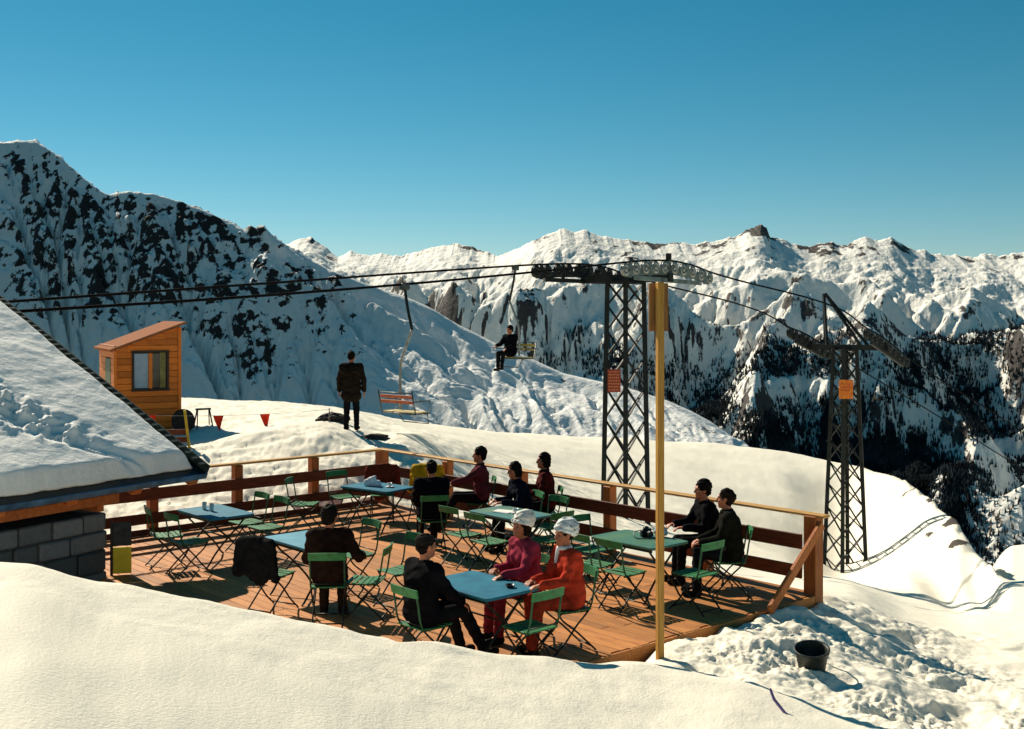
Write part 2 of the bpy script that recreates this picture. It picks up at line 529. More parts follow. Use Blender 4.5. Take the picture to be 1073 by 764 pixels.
def erode(z, n, kf, dx, pull):
    nh, nw = z.shape; base_ = z.copy()
    offs = [(-1, -1), (-1, 0), (-1, 1), (0, -1), (0, 1), (1, -1), (1, 0), (1, 1)]
    for it in range(n):
        zp = np.pad(z, 1, mode='edge')
        best = np.zeros_like(z); rec = np.arange(z.size).reshape(z.shape); dist = np.full(z.shape, dx)
        for (a, b_) in offs:
            dd_ = dx * math.hypot(a, b_)
            sl_ = (z - zp[1 + a:1 + a + nh, 1 + b_:1 + b_ + nw]) / dd_
            k_ = sl_ > best
            ii, jj = np.nonzero(k_)
            best[k_] = sl_[k_]; dist[k_] = dd_
            rec[k_] = np.clip(ii + a, 0, nh - 1) * nw + np.clip(jj + b_, 0, nw - 1)
        order = np.argsort(z.ravel())
        ol = order.tolist(); rl = rec.ravel().tolist(); A = [1.0] * z.size
        for i in reversed(ol):
            r_ = rl[i]
            if r_ != i:
                A[r_] += A[i]
        f_ = (kf * (np.array(A) * dx * dx) ** .45 / dist.ravel()).tolist()
        zl = z.ravel().tolist()
        for i in ol:
            r_ = rl[i]
            if r_ != i:
                zl[i] = (zl[i] + f_[i] * zl[r_]) / (1 + f_[i])
        z = np.array(zl).reshape(nh, nw)
        z = z + (base_ - z) * pull
        # slumping of over-steep ground
        zp = np.pad(z, 1, mode='edge')
        z = z * .93 + .0175 * (zp[2:, 1:-1] + zp[:-2, 1:-1] + zp[1:-1, 2:] + zp[1:-1, :-2])
    return z


# ================================================================== LEFT MOUNTAIN
crest = [(-420, 215), (-250, 170), (-120, 150), (-40, 158), (13, 148), (36, 147), (44, 152), (62, 163), (78, 178), (96, 194), (112, 205), (128, 202), (160, 203), (190, 213), (215, 221), (240, 232), (256, 240), (262, 235), (268, 240), (277, 236), (286, 247), (300, 256), (320, 268), (342, 281), (370, 292), (400, 303), (425, 311), (450, 322), (480, 340), (520, 360), (555, 375), (590, 391), (625, 399), (650, 404), (700, 420), (725, 431), (745, 442), (765, 456), (785, 470), (800, 485), (840, 540), (880, 600)]
mNC, mNR = 820, 420
mPX = np.concatenate([np.linspace(-420, 0, 120, endpoint=False), np.linspace(0, 800, 640, endpoint=False), np.linspace(800, 880, 60)])
cy = np.interp(mPX, [a for a, _ in crest], [b for _, b in crest])
Yc = np.interp(mPX, [-420, 13, 120, 300, 400, 520, 650, 785, 880], [820, 720, 670, 620, 600, 570, 545, 520, 500])
def smooth1(v, n):
    k = np.hanning(2 * n + 1); k /= k.sum()
    return np.convolve(np.pad(v, n, mode='edge'), k, mode='valid')


cys = smooth1(cy, 6)
zc = CZ - (cys - HY) / F * Yc; zdet = -(cy - cys) / F * Yc
Yf = Yc * np.interp(mPX, [-420, 13, 250, 400, 520, 650, 785, 880], [.82, .84, .87, .855, .835, .83, .835, .84])
fy = np.interp(mPX, [-420, 13, 200, 330, 450, 560, 700, 785, 880], [480, 470, 450, 452, 475, 490, 500, 510, 640])
zf = CZ - (fy - HY) / F * Yf
tt = np.concatenate([np.linspace(-.45, 0, 60, endpoint=False), np.linspace(0, 1, 360)])
T, MPX = np.meshgrid(tt, mPX, indexing='ij')
Tc = np.clip(T, 0, 1)
steep = 1 - sstep(300, 440, MPX)             # steep rocky left, smooth right
shape = Tc ** 1.12 * (1 - .0 * steep) - .03 * np.exp(-((Tc - .06) / .04) ** 2) * sstep(0, .03, Tc)
MY = Yc + (Yf - Yc) * Tc + np.where(T < 0, -T, 0) * Yc * .6
MZ = zc + (zf - zc) * shape - np.where(T < 0, -T, 0) * Yc * .38
MX = (MPX - CX) * MY / F
env = sstep(0, .22, Tc) * (1 - sstep(.85, 1.0, Tc))
q1 = MX - .7 * MZ; q2 = MZ + .62 * MX        # streaks running down to the right on the slope
wx = fbm(MX / 60, MZ / 45, 3, 201) * 16
streak = ridged((q1 + wx) / 240 + 2, (q2 + wx) / 26, 4, 211) - .4
streak2 = ridged((q1 - wx) / 90 + 5, (q2 + wx) / 12.5, 4, 221) - .4
crag = ridged(MX / 55, (MZ + .3 * MY) / 45, 5, 231) - .4
cragf = fbm(MX / 9, (MZ + .3 * MY) / 8, 4, 241)
lx = np.arange(-560, 330, 1.6); lb = np.arange(-4, 150, 1.6)
LX, LB = np.meshgrid(lx, lb)
lpl = -.85 * LB - .50 * LX
lz = lpl + (ridged(LX / 110 + LB / 160, LB / 90 - LX / 300, 3, 281) - .5) * 16 + fbm(LX / 30, LB / 26, 4, 283, gain=.55) * 9
led = erode(lz, 10, .16, 1.6, .05) - lpl
led -= led.mean()
lsm = led.copy()
for _ in range(6):
    q_ = np.pad(lsm, 2, mode='edge'); lsm = (q_[4:, 2:-2] + q_[:-4, 2:-2] + q_[2:-2, 4:] + q_[2:-2, :-4] + q_[2:-2, 2:-2]) / 5
ci = np.clip((MX - lx[0]) / 1.6, 0, len(lx) - 1.001); ri = np.clip((Yc - MY - lb[0]) / 1.6, 0, len(lb) - 1.001)
c0 = ci.astype(int); r0 = ri.astype(int); fc0 = ci - c0; fr0 = ri - r0
lsamp = lambda G: (G[r0, c0] * (1 - fc0) + G[r0, c0 + 1] * fc0) * (1 - fr0) + (G[r0 + 1, c0] * (1 - fc0) + G[r0 + 1, c0 + 1] * fc0) * fr0
LED = lsamp(led); LRG = lsamp(led - lsm)
D = env * LED * (.16 + .66 * steep) + .75 * env * (steep * (crag * 5 + streak * (4.5 + 9 * sstep(80, 170, MPX) * (1 - sstep(.25, .55, Tc))) + streak2 * 2.4 + cragf * 1.3) + (1 - steep) * (streak * 10 + streak2 * 4.2 + cragf * 1.4))
MZ = MZ + D + zdet * np.exp(-np.abs(T) / .09)
MZ += (1 - sstep(0, .05, np.abs(T))) * steep * np.clip(fbm(MX / 9, MX / 9 + 3, 5, 251, gain=.6), -.2, 1) * 4.2
MY = MY - env * steep * (cragf * 2 + crag * 4)
MX = (MPX - CX) * MY / F
PYs = HY + (CZ - MZ) * F / MY
blobs = [(25, 175, 22, 22, .8), (60, 172, 14, 8, .5), (85, 215, 40, 20, .55), (125, 210, 10, 5, .6), (100, 265, 95, 50, .75), (210, 270, 80, 40, .6), (90, 310, 80, 28, .5), (40, 240, 40, 60, .45), (290, 300, 60, 35, .45), (268, 380, 30, 18, 1.25), (240, 345, 45, 20, .8), (285, 345, 25, 22, .7), (235, 245, 60, 20, .4), (200, 235, 60, 16, .6), (160, 220, 55, 14, .6), (180, 300, 60, 26, .55), (70, 200, 40, 40, .45), (330, 330, 50, 35, .25), (380, 355, 40, 22, .18), (460, 380, 30, 16, .18), (548, 388, 18, 8, .5), (720, 450, 30, 10, .4), (270, 238, 14, 6, 1.1), (325, 285, 24, 8, .45), (350, 300, 20, 12, .4)]
rk = np.zeros_like(MZ)
for (bx, by, rx, ry, s) in blobs:
    rk += s * np.exp(-(((MPX - bx) / rx) ** 2 + ((PYs - by) / ry) ** 2))
rk = np.minimum(rk, 1.2)
rn = fbm(MX / 13 + 4, MZ / 10, 5, 261)
rn2 = fbm(MX / 5.5 + 9, (MZ + .4 * MY) / 4.5, 4, 263)
ROCK = np.clip(rk * .46 + rn * .6 + rn2 * 1.0 - .07 + .08 * steep * sstep(.0, .6, 1 - Tc), 0, 1) * (.35 + .65 * np.minimum(1, rk * 2 + .15))
ROCK = np.clip(ROCK + np.clip(LRG, -1.2, 1.2) * .16 * (rk > .12), 0, 1)
ROCK = np.maximum(ROCK, (1 - steep) * sstep(.02, .1, Tc) * np.clip(rn2 * 1.3 + rn * .6 - .34, 0, .62))
dirtL = (1 - steep) * np.clip(fbm((q1 + wx) / 110, (q2 + wx) / 11, 5, 271, gain=.6) * 1.25 + .12, 0, 1) * (.35 + .65 * np.exp(-(((MPX - 520) / 100) ** 2 + ((PYs - 415) / 45) ** 2)))
MAT_MTN = terrain_mat('near_mountain', .05, (.060, .045, .036), (.018, .016, .018), .65, fine=.7, fine_scale=.45, dirt=True, snowc=(.82, .81, .78))
mo = mesh_np('mountain_ridge', np.stack([MX, MY, MZ], -1).reshape(-1, 3), grid_faces(mNR, mNC)[:, ::-1], MAT_MTN, True, {'rock': ROCK, 'dirt': dirtL})
tag(mo, 'steep snowy ridge with dark rock bands running down to the right', None, None, 'structure')

# ================================================================== FAR RANGE
ridge = [(100, 290), (250, 275), (300, 256), (312, 251), (325, 248), (337, 256), (346, 263), (354, 270), (368, 263), (380, 268), (400, 266), (420, 269), (436, 264), (450, 260), (466, 257), (480, 256), (495, 259), (508, 264), (522, 268), (540, 262), (555, 254), (570, 247), (580, 243), (590, 240), (603, 243), (612, 241), (625, 246), (645, 250), (670, 253), (690, 256), (706, 254), (730, 256), (750, 253), (768, 248), (777, 246), (782, 241), (790, 239), (797, 235), (803, 238), (807, 249), (820, 251), (832, 256), (848, 259), (860, 256), (872, 252), (880, 258), (888, 257), (896, 251), (908, 249), (920, 252), (934, 249), (945, 256), (960, 263), (970, 261), (975, 266), (990, 268), (1006, 268), (1020, 270), (1032, 266), (1045, 269), (1062, 266), (1150, 258), (1300, 245), (1600, 250)]
fNC, fNR = 980, 460
fPX = np.concatenate([np.linspace(100, 300, 40, endpoint=False), np.linspace(300, 1075, 860, endpoint=False), np.linspace(1075, 1600, 80)])
ry = np.interp(fPX, [a for a, _ in ridge], [b for _, b in ridge])
Yr = np.interp(fPX, [100, 350, 500, 560, 800, 1000, 1600], [6800, 6600, 6200, 5600, 5300, 5200, 5000])
Yv = np.interp(fPX, [100, 560, 800, 1600], [3300, 3000, 2700, 2500])
vy = np.interp(fPX, [100, 560, 800, 1060, 1600], [520, 560, 640, 680, 700])
rys = smooth1(ry, 26); rdet = -(ry - rys) / F * Yr
ft = np.concatenate([np.linspace(-.12, 0, 24, endpoint=False), np.linspace(0, 1, fNR - 24)])
FT, FPX = np.meshgrid(ft, fPX, indexing='ij')
Fc = np.clip(FT, 0, 1)
FPY = rys + (vy - rys) * Fc
FY = 1 / ((1 - Fc) / Yr + Fc / Yv) + np.where(FT < 0, -FT, 0) * 9000
FZ = CZ - (FPY - HY) / F * FY - np.where(FT < 0, -FT, 0) * 9000 * .8
FX = (FPX - CX) * FY / F
FS = (FY - Yv) * 1.12                    # distance up the slope
FS = (FY - Yv) * 1.12                    # distance up the slope
# relief: noise on the base slope, then carved by flowing water on a regular grid
EX = np.arange(-3300, 4300, 14.0); EY = np.arange(2350, 7300, 14.0)
GEX, GEY = np.meshgrid(EX, EY)
epx = CX + GEX / GEY * F
eYr = np.interp(epx, fPX, Yr); eYv = np.interp(epx, fPX, Yv); ery = np.interp(epx, fPX, rys); evy = np.interp(epx, fPX, vy)
efc = (1 / GEY - 1 / eYr) / (1 / eYv - 1 / eYr)
ezr = CZ - (ery - HY) / F * eYr
ebase = np.where(efc >= 0, CZ - (ery + (evy - ery) * efc - HY) / F * GEY, ezr - (GEY - eYr) * .6)
wx = fbm(GEX / 900, GEY / 900, 3, 301) * 380
ez = ebase + (ridged((GEX + wx + .4 * GEY) / 1050, (GEY + wx - .25 * GEX) / 1500, 2, 311) - .55) * 430 * np.clip(efc * 3, 0, 1) + fbm(GEX / 340, GEY / 340, 4, 313, gain=.5) * 190 * np.clip(.3 + efc * 3, 0, 1)
ez0 = ez.copy(); eh, ew = ez.shape


ez = erode(ez, 12, .085, 14.0, .05)
ed = ez - ebase
ed = np.where(efc < 0, np.minimum(ed, 0), ed)


def bilin(Fg, x, y):
    c = np.clip((x - EX[0]) / 14.0, 0, ew - 1.001); r = np.clip((y - EY[0]) / 14.0, 0, eh - 1.001)
    c0 = c.astype(int); r0 = r.astype(int); fc_ = c - c0; fr_ = r - r0
    return (Fg[r0, c0] * (1 - fc_) + Fg[r0, c0 + 1] * fc_) * (1 - fr_) + (Fg[r0 + 1, c0] * (1 - fc_) + Fg[r0 + 1, c0 + 1] * fc_) * fr_


es_ = ed.copy()
for _ in range(5):
    q_ = np.pad(es_, 2, mode='edge'); es_ = (q_[4:, 2:-2] + q_[:-4, 2:-2] + q_[2:-2, 4:] + q_[2:-2, :-4] + q_[2:-2, 2:-2]) / 5
dz = bilin(ed, FX, FY); crestness = bilin(ed - es_, FX, FY)
sm = ridged((FX + FS * .3) / 150, FS / 190, 3, 331) - .5
fin = fbm(FX / 50, FS / 60, 5, 341, gain=.62)
fenv = sstep(0, .20, Fc) * (1 - .3 * sstep(.75, 1, Fc))
fen2 = .25 + .75 * sstep(0, .08, Fc)
FZ += fenv * (dz + 30) + fen2 * (sm * 13 + fin * 14)
FZ += rdet * np.exp(-np.abs(FT) / .02)
FZ += (1 - sstep(0, .06, np.abs(FT))) * (fbm(FX / 55, FX / 55 + 7, 4, 351) * 10 + np.abs(perlin(FX / 22, FX / 22, 352)) * 5)
FPYd = HY + (CZ - FZ) * F / FY
# forest cover: dark patches in the valley and ragged edges higher up
fb = [(870, 460, 110, 50, 1.6), (760, 410, 50, 18, .7), (950, 480, 90, 70, 1.3), (1010, 370, 60, 45, .75), (740, 450, 60, 30, .8), (695, 390, 45, 14, .95), (640, 375, 50, 9, .6), (800, 385, 50, 22, .4), (840, 372, 55, 18, .4), (930, 390, 60, 25, .7), (1060, 420, 40, 60, .7), (900, 540, 150, 50, 1.6), (1040, 520, 30, 60, .5), (580, 380, 40, 14, .7), (700, 345, 60, 18, .28), (860, 345, 60, 14, .25), (1060, 350, 40, 30, .5), (600, 350, 30, 10, .5), (790, 440, 30, 20, .8)]
cl = [(830, 405, 55, 9, 1.5), (790, 425, 26, 26, 1.2), (770, 455, 26, 10, 1.0), (955, 438, 26, 12, 1.1), (1035, 472, 34, 14, 1.5), (1048, 515, 26, 30, 1.4), (905, 400, 30, 14, .5), (640, 398, 60, 5, .5), (1000, 335, 50, 20, .6), (925, 450, 12, 30, .4)]
fm = np.zeros_like(FZ)
for (bx, by, rx, r2, s) in fb:
    fm += s * np.exp(-(((FPX - bx) / rx) ** 2 + ((FPYd - by) / r2) ** 2))
for (bx, by, rx, r2, s) in cl:
    fm -= s * np.exp(-(((FPX - bx) / rx) ** 2 + ((FPYd - by) / r2) ** 2))
fn = fbm(FX / 230, FS / 230, 5, 361, gain=.65)
FOR = np.clip(fm * .74 + fn * 1.1 - .13, 0, 1) * sstep(325, 365, FPYd)
gy_, gx_ = np.gradient(FZ)
slope = np.abs(np.gradient(FZ, axis=1) / np.maximum(1e-3, np.gradient(FX, axis=1)))
FOR *= 1 - .75 * sstep(.75, 1.5, slope)
FROCK = np.clip((slope - .85) * .3 + fbm(FX / 150, FS / 150, 5, 371, gain=.62) * .85 + fbm(FX / 45, FS / 45, 4, 373) * .45 + .07, 0, .8)
FROCK += .55 * np.exp(-(((FPX - 795) / 16) ** 2 + ((FPYd - 243) / 7) ** 2)) + .28 * (1 - sstep(0, .05, np.abs(FT)))
FROCK += .25 * np.exp(-(((FPX - 700) / 120) ** 2 + ((FPYd - 262) / 9) ** 2)) + .25 * np.exp(-(((FPX - 900) / 60) ** 2 + ((FPYd - 265) / 10) ** 2)) + .2 * np.exp(-(((FPX - 820) / 90) ** 2 + ((FPYd - 335) / 25) ** 2))
FROCK = FROCK + np.clip(crestness / 22, -.3, .5) * .55 * (1 - sstep(.3, .8, Fc)) - .6 * FOR
FROCK = np.clip(FROCK, 0, 1)
MAT_FAR = terrain_mat('far_mountains', .004, (.100, .085, .075), (.035, .033, .036), .016, forest=.02, fine=14.0, fine_scale=.016, snowc=(.87, .84, .77))
fo = mesh_np('mountain_range', np.stack([FX, FY, FZ], -1).reshape(-1, 3), grid_faces(fNR, fNC)[:, ::-1], MAT_FAR, True, {'rock': FROCK, 'forest': FOR})
tag(fo, 'distant snowy alpine range above a forested valley', None, None, 'structure')

# conifers of the far wood: one mass
dens = (FOR ** 1.1) * (FT > .02) * (FY ** 2)          # even cover per ground area
p = dens.ravel(); p = p / p.sum()
NT = 60000
pick = rng.choice(p.size, NT, p=p)
jx = rng.uniform(-.5, .5, NT)
tx = FX.ravel()[pick]; ty = FY.ravel()[pick]; tz = FZ.ravel()[pick]
tx = tx + jx * 10; ty = ty + rng.uniform(-9, 9, NT)
th = rng.uniform(9, 19, NT); tw = th * rng.uniform(.16, .24, NT)
ns = 5
ang = np.arange(ns) * 2 * math.pi / ns
ring = np.stack([np.cos(ang), np.sin(ang)], 1)
tv = []; vert_per = 2 * (ns + 1)
for (z0, z1, rr) in ((.0, .68, 1.0), (.40, 1.0, .68)):
    rg = np.zeros((NT, ns, 3))
    rg[:, :, 0] = tx[:, None] + ring[None, :, 0] * (tw * rr)[:, None] * rng.uniform(.7, 1.25, (NT, ns))
    rg[:, :, 1] = ty[:, None] + ring[None, :, 1] * (tw * rr)[:, None] * rng.uniform(.7, 1.25, (NT, ns))
    rg[:, :, 2] = (tz + th * z0)[:, None] - 1.0 + rng.uniform(-.06, .06, (NT, ns)) * th[:, None]
    tip = np.stack([tx, ty, tz + th * z1], 1)[:, None, :]
    tv += [rg, tip]
TV = np.concatenate(tv, 1).reshape(-1, 3)
tri = []
for b0 in (0, ns + 1):
    for k in range(ns):
        tri.append((b0 + k, b0 + (k + 1) % ns, b0 + ns))
tri = np.array(tri)
TF = (np.arange(NT)[:, None, None] * vert_per + tri[None]).reshape(-1, 3)
MAT_TREE = mat('far_conifers', (.022, .031, .037), .9, var=.45, scale=.02, spec=.1)
fw = mesh_np('forest', TV, TF, MAT_TREE, False)
tag(fw, 'dark conifer forest covering the far valley slopes', 'forest', None, 'stuff')

# ================================================================== DECK
W_DECK = wood('deck_timber', rgb(204, 138, 74), rgb(150, 90, 44), (.6, 9, 9), .65)
MU = (U3, -V3, Z3)      # x along U
deck = empty('wooden_deck', dk(0, 0))
deck.rotation_euler = (0, 0, math.atan2(U[1], U[0]))
tag(deck, 'sunlit orange plank terrace floor under the cafe tables', 'terrace')
mb = MB(); pw = .148
nv = int(DV / pw)
for i in range(nv):
    u = -.02
    while u < DU:
        l = random.choice((2.4, 3.2, 4.0)) if u > 0 else random.uniform(1, 4)
        l = min(l, DU - u + .02 + random.uniform(-.02, .03))
        mb.box((u + l / 2, -(i + .5) * pw, -.02 + random.uniform(-.0015, .0015)), (l - .006, pw - .009, .04), tint=random.random(), bev=.004)
        u += l
mb.build('plank', W_DECK, deck)
mb = MB()
for k in range(7):
    mb.box((k * 1.56 + .09, -DV / 2, -.12), (.1, DV - .1, .15), tint=.1)
mb.build('joist', W_DECK, deck)
mb = MB()
mb.box((DU + .045, -DV / 2, -.10), (.04, DV, .19), tint=.45, bev=.004)
mb.box((DU / 2, .045, -.10), (DU, .04, .19), tint=.35, bev=.004)
mb.build('edge_board', W_DECK, deck)

# ------------------------------------------------------------------ railing
W_POST = wood('railing_post_timber', rgb(190, 112, 52), rgb(138, 72, 30), (8, 8, .8), .6)
W_RAIL = wood('railing_board_timber', rgb(122, 62, 32), rgb(76, 36, 18), (1.0, 9, 9), .6)
W_HAND = wood('handrail_timber', rgb(214, 168, 92), rgb(170, 118, 56), (1.0, 9, 9), .5)
rail = empty('terrace_railing', dk(0, 0)); rail.rotation_euler = deck.rotation_euler
tag(rail, 'brown board railing with thin handrail round two sides of terrace', 'railing')


def rail_post(u, v, w=.15, h=.98):
    b = MB(); b.box((u, -v, h / 2 - .15), (w, w, h + .3), bev=.008, tint=random.random()); b.build('post', W_POST, rail)


OFF = .0
rail_post(0.02, 0.02, .19, 1.0)
for u in (2.03, 3.98, 5.95, 7.8):
    rail_post(u, 0.03)
rail_post(DU - .02, 0.03, .18, 1.0)
for v in (1.54, 3.07, 4.6, 6.1):
    rail_post(.03, v)
# handrail
b = MB(); b.box((DU / 2 + .02, .0, 1.005), (DU + .28, .15, .035), bev=.006, tint=.6); b.build('handrail', W_HAND, rail)
b = MB(); b.box((.03, -(.06 + 6.7) / 2 - .03, 1.006), (.15, 6.6, .035), bev=.006, tint=.55); b.build('handrail', wood('handrail_timber_cross', rgb(214, 168, 92), rgb(170, 118, 56), (9, 1.0, 9), .5), rail)
WRX = wood('railing_board_timber_cross', rgb(122, 62, 32), rgb(76, 36, 18), (9, 1.0, 9), .6)
for (z0, hh) in ((.66, .19), (.27, .17)):
    b = MB(); b.box((4.86, -.125, z0), (9.1, .035, hh), bev=.005, tint=random.random()); b.build('board', W_RAIL, rail)
    b = MB(); b.box((.125, -3.4, z0), (.035, 6.4, hh), bev=.005, tint=random.random()); b.build('board', WRX, rail)
b = MB(); b.box((.14, -3.4, .055), (.035, 6.4, .10), bev=.005, tint=.2); b.build('kick_board', WRX, rail)
# diagonal brace at the right end
b = MB(); b.bar((DU + .10, -.02, .90), (DU + .16, -1.22, .02), .05, .12, tint=.75, bev=.006); b.build('brace', W_POST, rail)

# ================================================================== CHAIRS AND TABLES
M_GREEN = mat('green_slat_paint', rgb(46, 118, 68), .5, var=.18, scale=14, bump=.15, bscale=90)
M_FRAME = mat('chair_iron', (.016, .024, .02), .45, .4, var=.4, scale=10)
M_UPR = mat('chair_upright_paint', rgb(34, 84, 54), .5, var=.25, scale=12)


def make_chair():
    root = empty('folding_chair')
    b = MB()
    for k in range(6):
        y = -.17 + k * .068
        b.box((0, y, .452 + .006 * math.cos(k * 1.2)), (.40, .056, .014), bev=.003, tint=.5)
    b.build('seat', M_GREEN, root)
    b = MB()
    n = 9
    for (zc_, hh) in ((.825, .085),):
        pts = []; fs = []
        for i in range(n):
            x = -.215 + .43 * i / (n - 1); c = .025 * (1 - (x / .215) ** 2)
            for (dy, dz) in ((-.009, -hh / 2), (.009, -hh / 2), (.009, hh / 2), (-.009, hh / 2)):
                pts.append((x, -.262 - c + dy - dz * .18, zc_ + dz + (.006 if dz > 0 else 0) * (1 - (x / .215) ** 2)))
        for i in range(n - 1):
            for k in range(4):
                k2 = (k + 1) % 4
                fs.append((i * 4 + k, i * 4 + k2, (i + 1) * 4 + k2, (i + 1) * 4 + k))
        fs += [(3, 2, 1, 0), tuple((n - 1) * 4 + k for k in range(4))]
        b.add(pts, fs)
    b.build('backrest', M_GREEN, root)
    for s in (-1, 1):
        b = MB()
        pth = spline([(s * .195, -.262, .86), (s * .195, -.235, .70), (s * .195, -.185, .48), (s * .195, -.02, .30), (s * .195, .11, .14), (s * .195, .225, .035), (s * .195, .245, .010)], 5)
        b.tube(pth[:12], .0105, 7, mi=0); b.tube(pth[11:], .0105, 7, mi=1)
        b.build('leg', [M_UPR, M_FRAME], root, True)
        b = MB()
        b.tube(spline([(s * .172, .19, .445), (s * .172, .13, .36), (s * .172, -.02, .24), (s * .172, -.15, .12), (s * .172, -.245, .03), (s * .172, -.265, .010)], 5), .0105, 7)
        b.tube([(s * .172, .19, .437), (s * .172, -.18, .437)], .009, 6)
        b.build('leg', M_FRAME, root, True)
    b = MB(); b.tube([(-.195, .20, .055), (.195, .20, .055)], .009, 6); b.build('stretcher', M_FRAME, root, True)
    b = MB(); b.tube([(-.172, -.225, .05), (.172, -.225, .05)], .009, 6); b.build('stretcher', M_FRAME, root, True)
    b = MB(); b.tube([(-.195, -.20, .50), (.195, -.20, .50)], .007, 6); b.build('crossbar', M_FRAME, root, True)
    return root


CHAIR = make_chair(); CHAIR_USED = [False]


def chair(x, y, d, label, z=0.0):
    if CHAIR_USED[0]:
        c = copy_tree(CHAIR)
    else:
        c = CHAIR; CHAIR_USED[0] = True
    dl = math.hypot(*d)
    c.location = (x, y, z); c.rotation_euler = (0, 0, yaw_of(d[0] / dl, d[1] / dl))
    tag(c, label, 'chair', 'green slatted folding chairs on the terrace')
    return c


def rounded_top(b, lx, ly, z, th, r=.05, mi=0):
    ring = []
    for (cx_, cy_, a0) in ((lx / 2 - r, ly / 2 - r, 0), (-lx / 2 + r, ly / 2 - r, 90), (-lx / 2 + r, -ly / 2 + r, 180), (lx / 2 - r, -ly / 2 + r, 270)):
        for k in range(5):
            a = math.radians(a0 + 90 * k / 4)
            ring.append((cx_ + r * math.cos(a), cy_ + r * math.sin(a)))
    n = len(ring)
    pts = []
    for (sc, zz) in ((.0, z - th), (.006, z - th + .006), (.006, z - .006), (.0, z)):
        for (x, y) in ring:
            L = math.hypot(x, y)
            pts.append((x * (1 + (sc - .006) / L), y * (1 + (sc - .006) / L), zz))
    fs = []
    for i in range(3):
        for k in range(n):
            k2 = (k + 1) % n
            fs.append((i * n + k, i * n + k2, (i + 1) * n + k2, (i + 1) * n + k))
    fs.append(tuple(range(n))[::-1]); fs.append(tuple(3 * n + k for k in range(n)))
    b.add(pts, fs, mi)


def make_table(x, y, d, top_mat, label, lx=1.08, ly=.70):
    root = empty('cafe_table', (x, y, 0), math.atan2(d[1], d[0]))
    b = MB(); rounded_top(b, lx, ly, .725, .03); b.build('tabletop', top_mat, root)
    b = MB()
    b.box((0, ly / 2 - .035, .675), (lx - .1, .02, .035)); b.box((0, -ly / 2 + .035, .675), (lx - .1, .02, .035))
    b.build('apron', M_FRAME, root)
    for sx in (-1, 1):
        for sy in (-1, 1):
            b = MB()
            xx = sx * (lx / 2 - .14 - (.02 if sy > 0 else 0))
            b.tube(spline([(xx, sy * (ly / 2 - .06), .69), (xx, sy * .17, .55), (xx, 0, .40), (xx, -sy * .19, .2), (xx, -sy * .30, .045), (xx, -sy * .34, .012)], 5), .0135, 7)
            b.build('leg', M_FRAME, root, True)
    b = MB(); b.tube([(-lx / 2 + .15, 0, .40), (lx / 2 - .15, 0, .40)], .01, 6); b.build('stretcher', M_FRAME, root, True)
    tag(root, label, 'table', 'rectangular cafe tables on the terrace')
    return root


T_BLUE = mat('blue_table_paint', rgb(30, 116, 140), .55, var=.14, scale=5, bump=.08, bscale=70, spec=.2, col2=rgb(16, 90, 116))
T_BLUEG = mat('blue_green_table_paint', rgb(120, 140, 92), .4, scale=2.2, spec=.4, col2=rgb(52, 122, 138))
T_GREEN = mat('green_table_paint', rgb(96, 128, 84), .45, scale=2.4, spec=.4, col2=rgb(40, 104, 98))
T_PALE = mat('pale_blue_table_paint', rgb(84, 150, 172), .5, var=.12, scale=4, spec=.4)
make_table(-.34, 12.15, U, T_BLUE, 'bright blue cafe table between the two women in white headwear and a man', 1.1, .74)
make_table(-.02, 16.5, U, T_BLUEG, 'patchy blue green table with papers in the middle of the far railing side')
make_table(-2.23, 19.0, (.80, -.6), T_BLUE, 'blue table carrying a white bag near the railing corner')
make_table(-4.3, 16.6, U, T_BLUE, 'empty blue table beside the snow covered roof eave')
make_table(1.62, 14.6, U, T_GREEN, 'green table carrying a camera near the tall wooden pole')
make_table(-2.58, 14.55, U, T_PALE, 'pale blue table mostly hidden behind the man in a brown coat')

nV = (-V[0], -V[1]); nU = (-U[0], -U[1])
tV = tuple(V); tU = tuple(U)
chair(.18, 11.48, nU, 'empty green chair nearest the camera at the bright blue table end')
chair(-1.38, 14.0, tV, 'chair with small green seat behind the seated man in dark cap')
chair(-1.72, 13.5, (-1, .12), 'shaded empty chair at right elbow of the man in brown coat')
chair(-2.05, 14.95, tV, 'chair on the far side of the half hidden pale blue table')
CH_COAT = chair(-2.9, 13.85, (.5, .86), 'chair with dark jacket slung over it left of man in brown')
chair(-4.9, 16.25, (.88, .45), 'leftmost green chair beside the stone hut wall')
chair(-4.45, 15.78, nV, 'green chair tucked under near side of the empty blue table')
chair(-3.62, 16.85, tV, 'right of two chairs on railing side of empty blue table')
chair(-4.0, 17.25, tV, 'left of two chairs on railing side of empty blue table')
chair(-3.42, 18.9, (.95, -.1), 'shaded chair by the left railing left of the white bag table')
chair(-2.86, 19.62, tU, 'green seated chair at left end of the white bag table')
CH_BROWN = chair(-2.25, 19.85, (.1, -1), 'chair under a brown coat in the railing corner')
CH_YEL = chair(-1.55, 19.9, (-.2, -1), 'chair under a yellow jacket beside the far railing')
chair(-.70, 16.32, nV, 'left of two empty chairs on camera side of papers table')
chair(-.32, 15.78, nV, 'right of two empty chairs on camera side of papers table')
chair(.52, 15.92, nU, 'empty chair at right end of the papers table')
chair(.50, 16.9, tV, 'empty chair on the railing side of the papers table')
chair(1.0, 14.35, nV, 'left of two bright green chairs before the camera table')
chair(1.36, 13.95, nV, 'right of two bright green chairs before the camera table')
chair(1.08, 15.25, tU, 'green chair at far left end of the camera table')
chair(2.22, 13.85, nU, 'empty green chair just right of the tall wooden pole')


# ================================================================== PEOPLE (implicit bodies meshed with surface nets)
BIG = 1.0


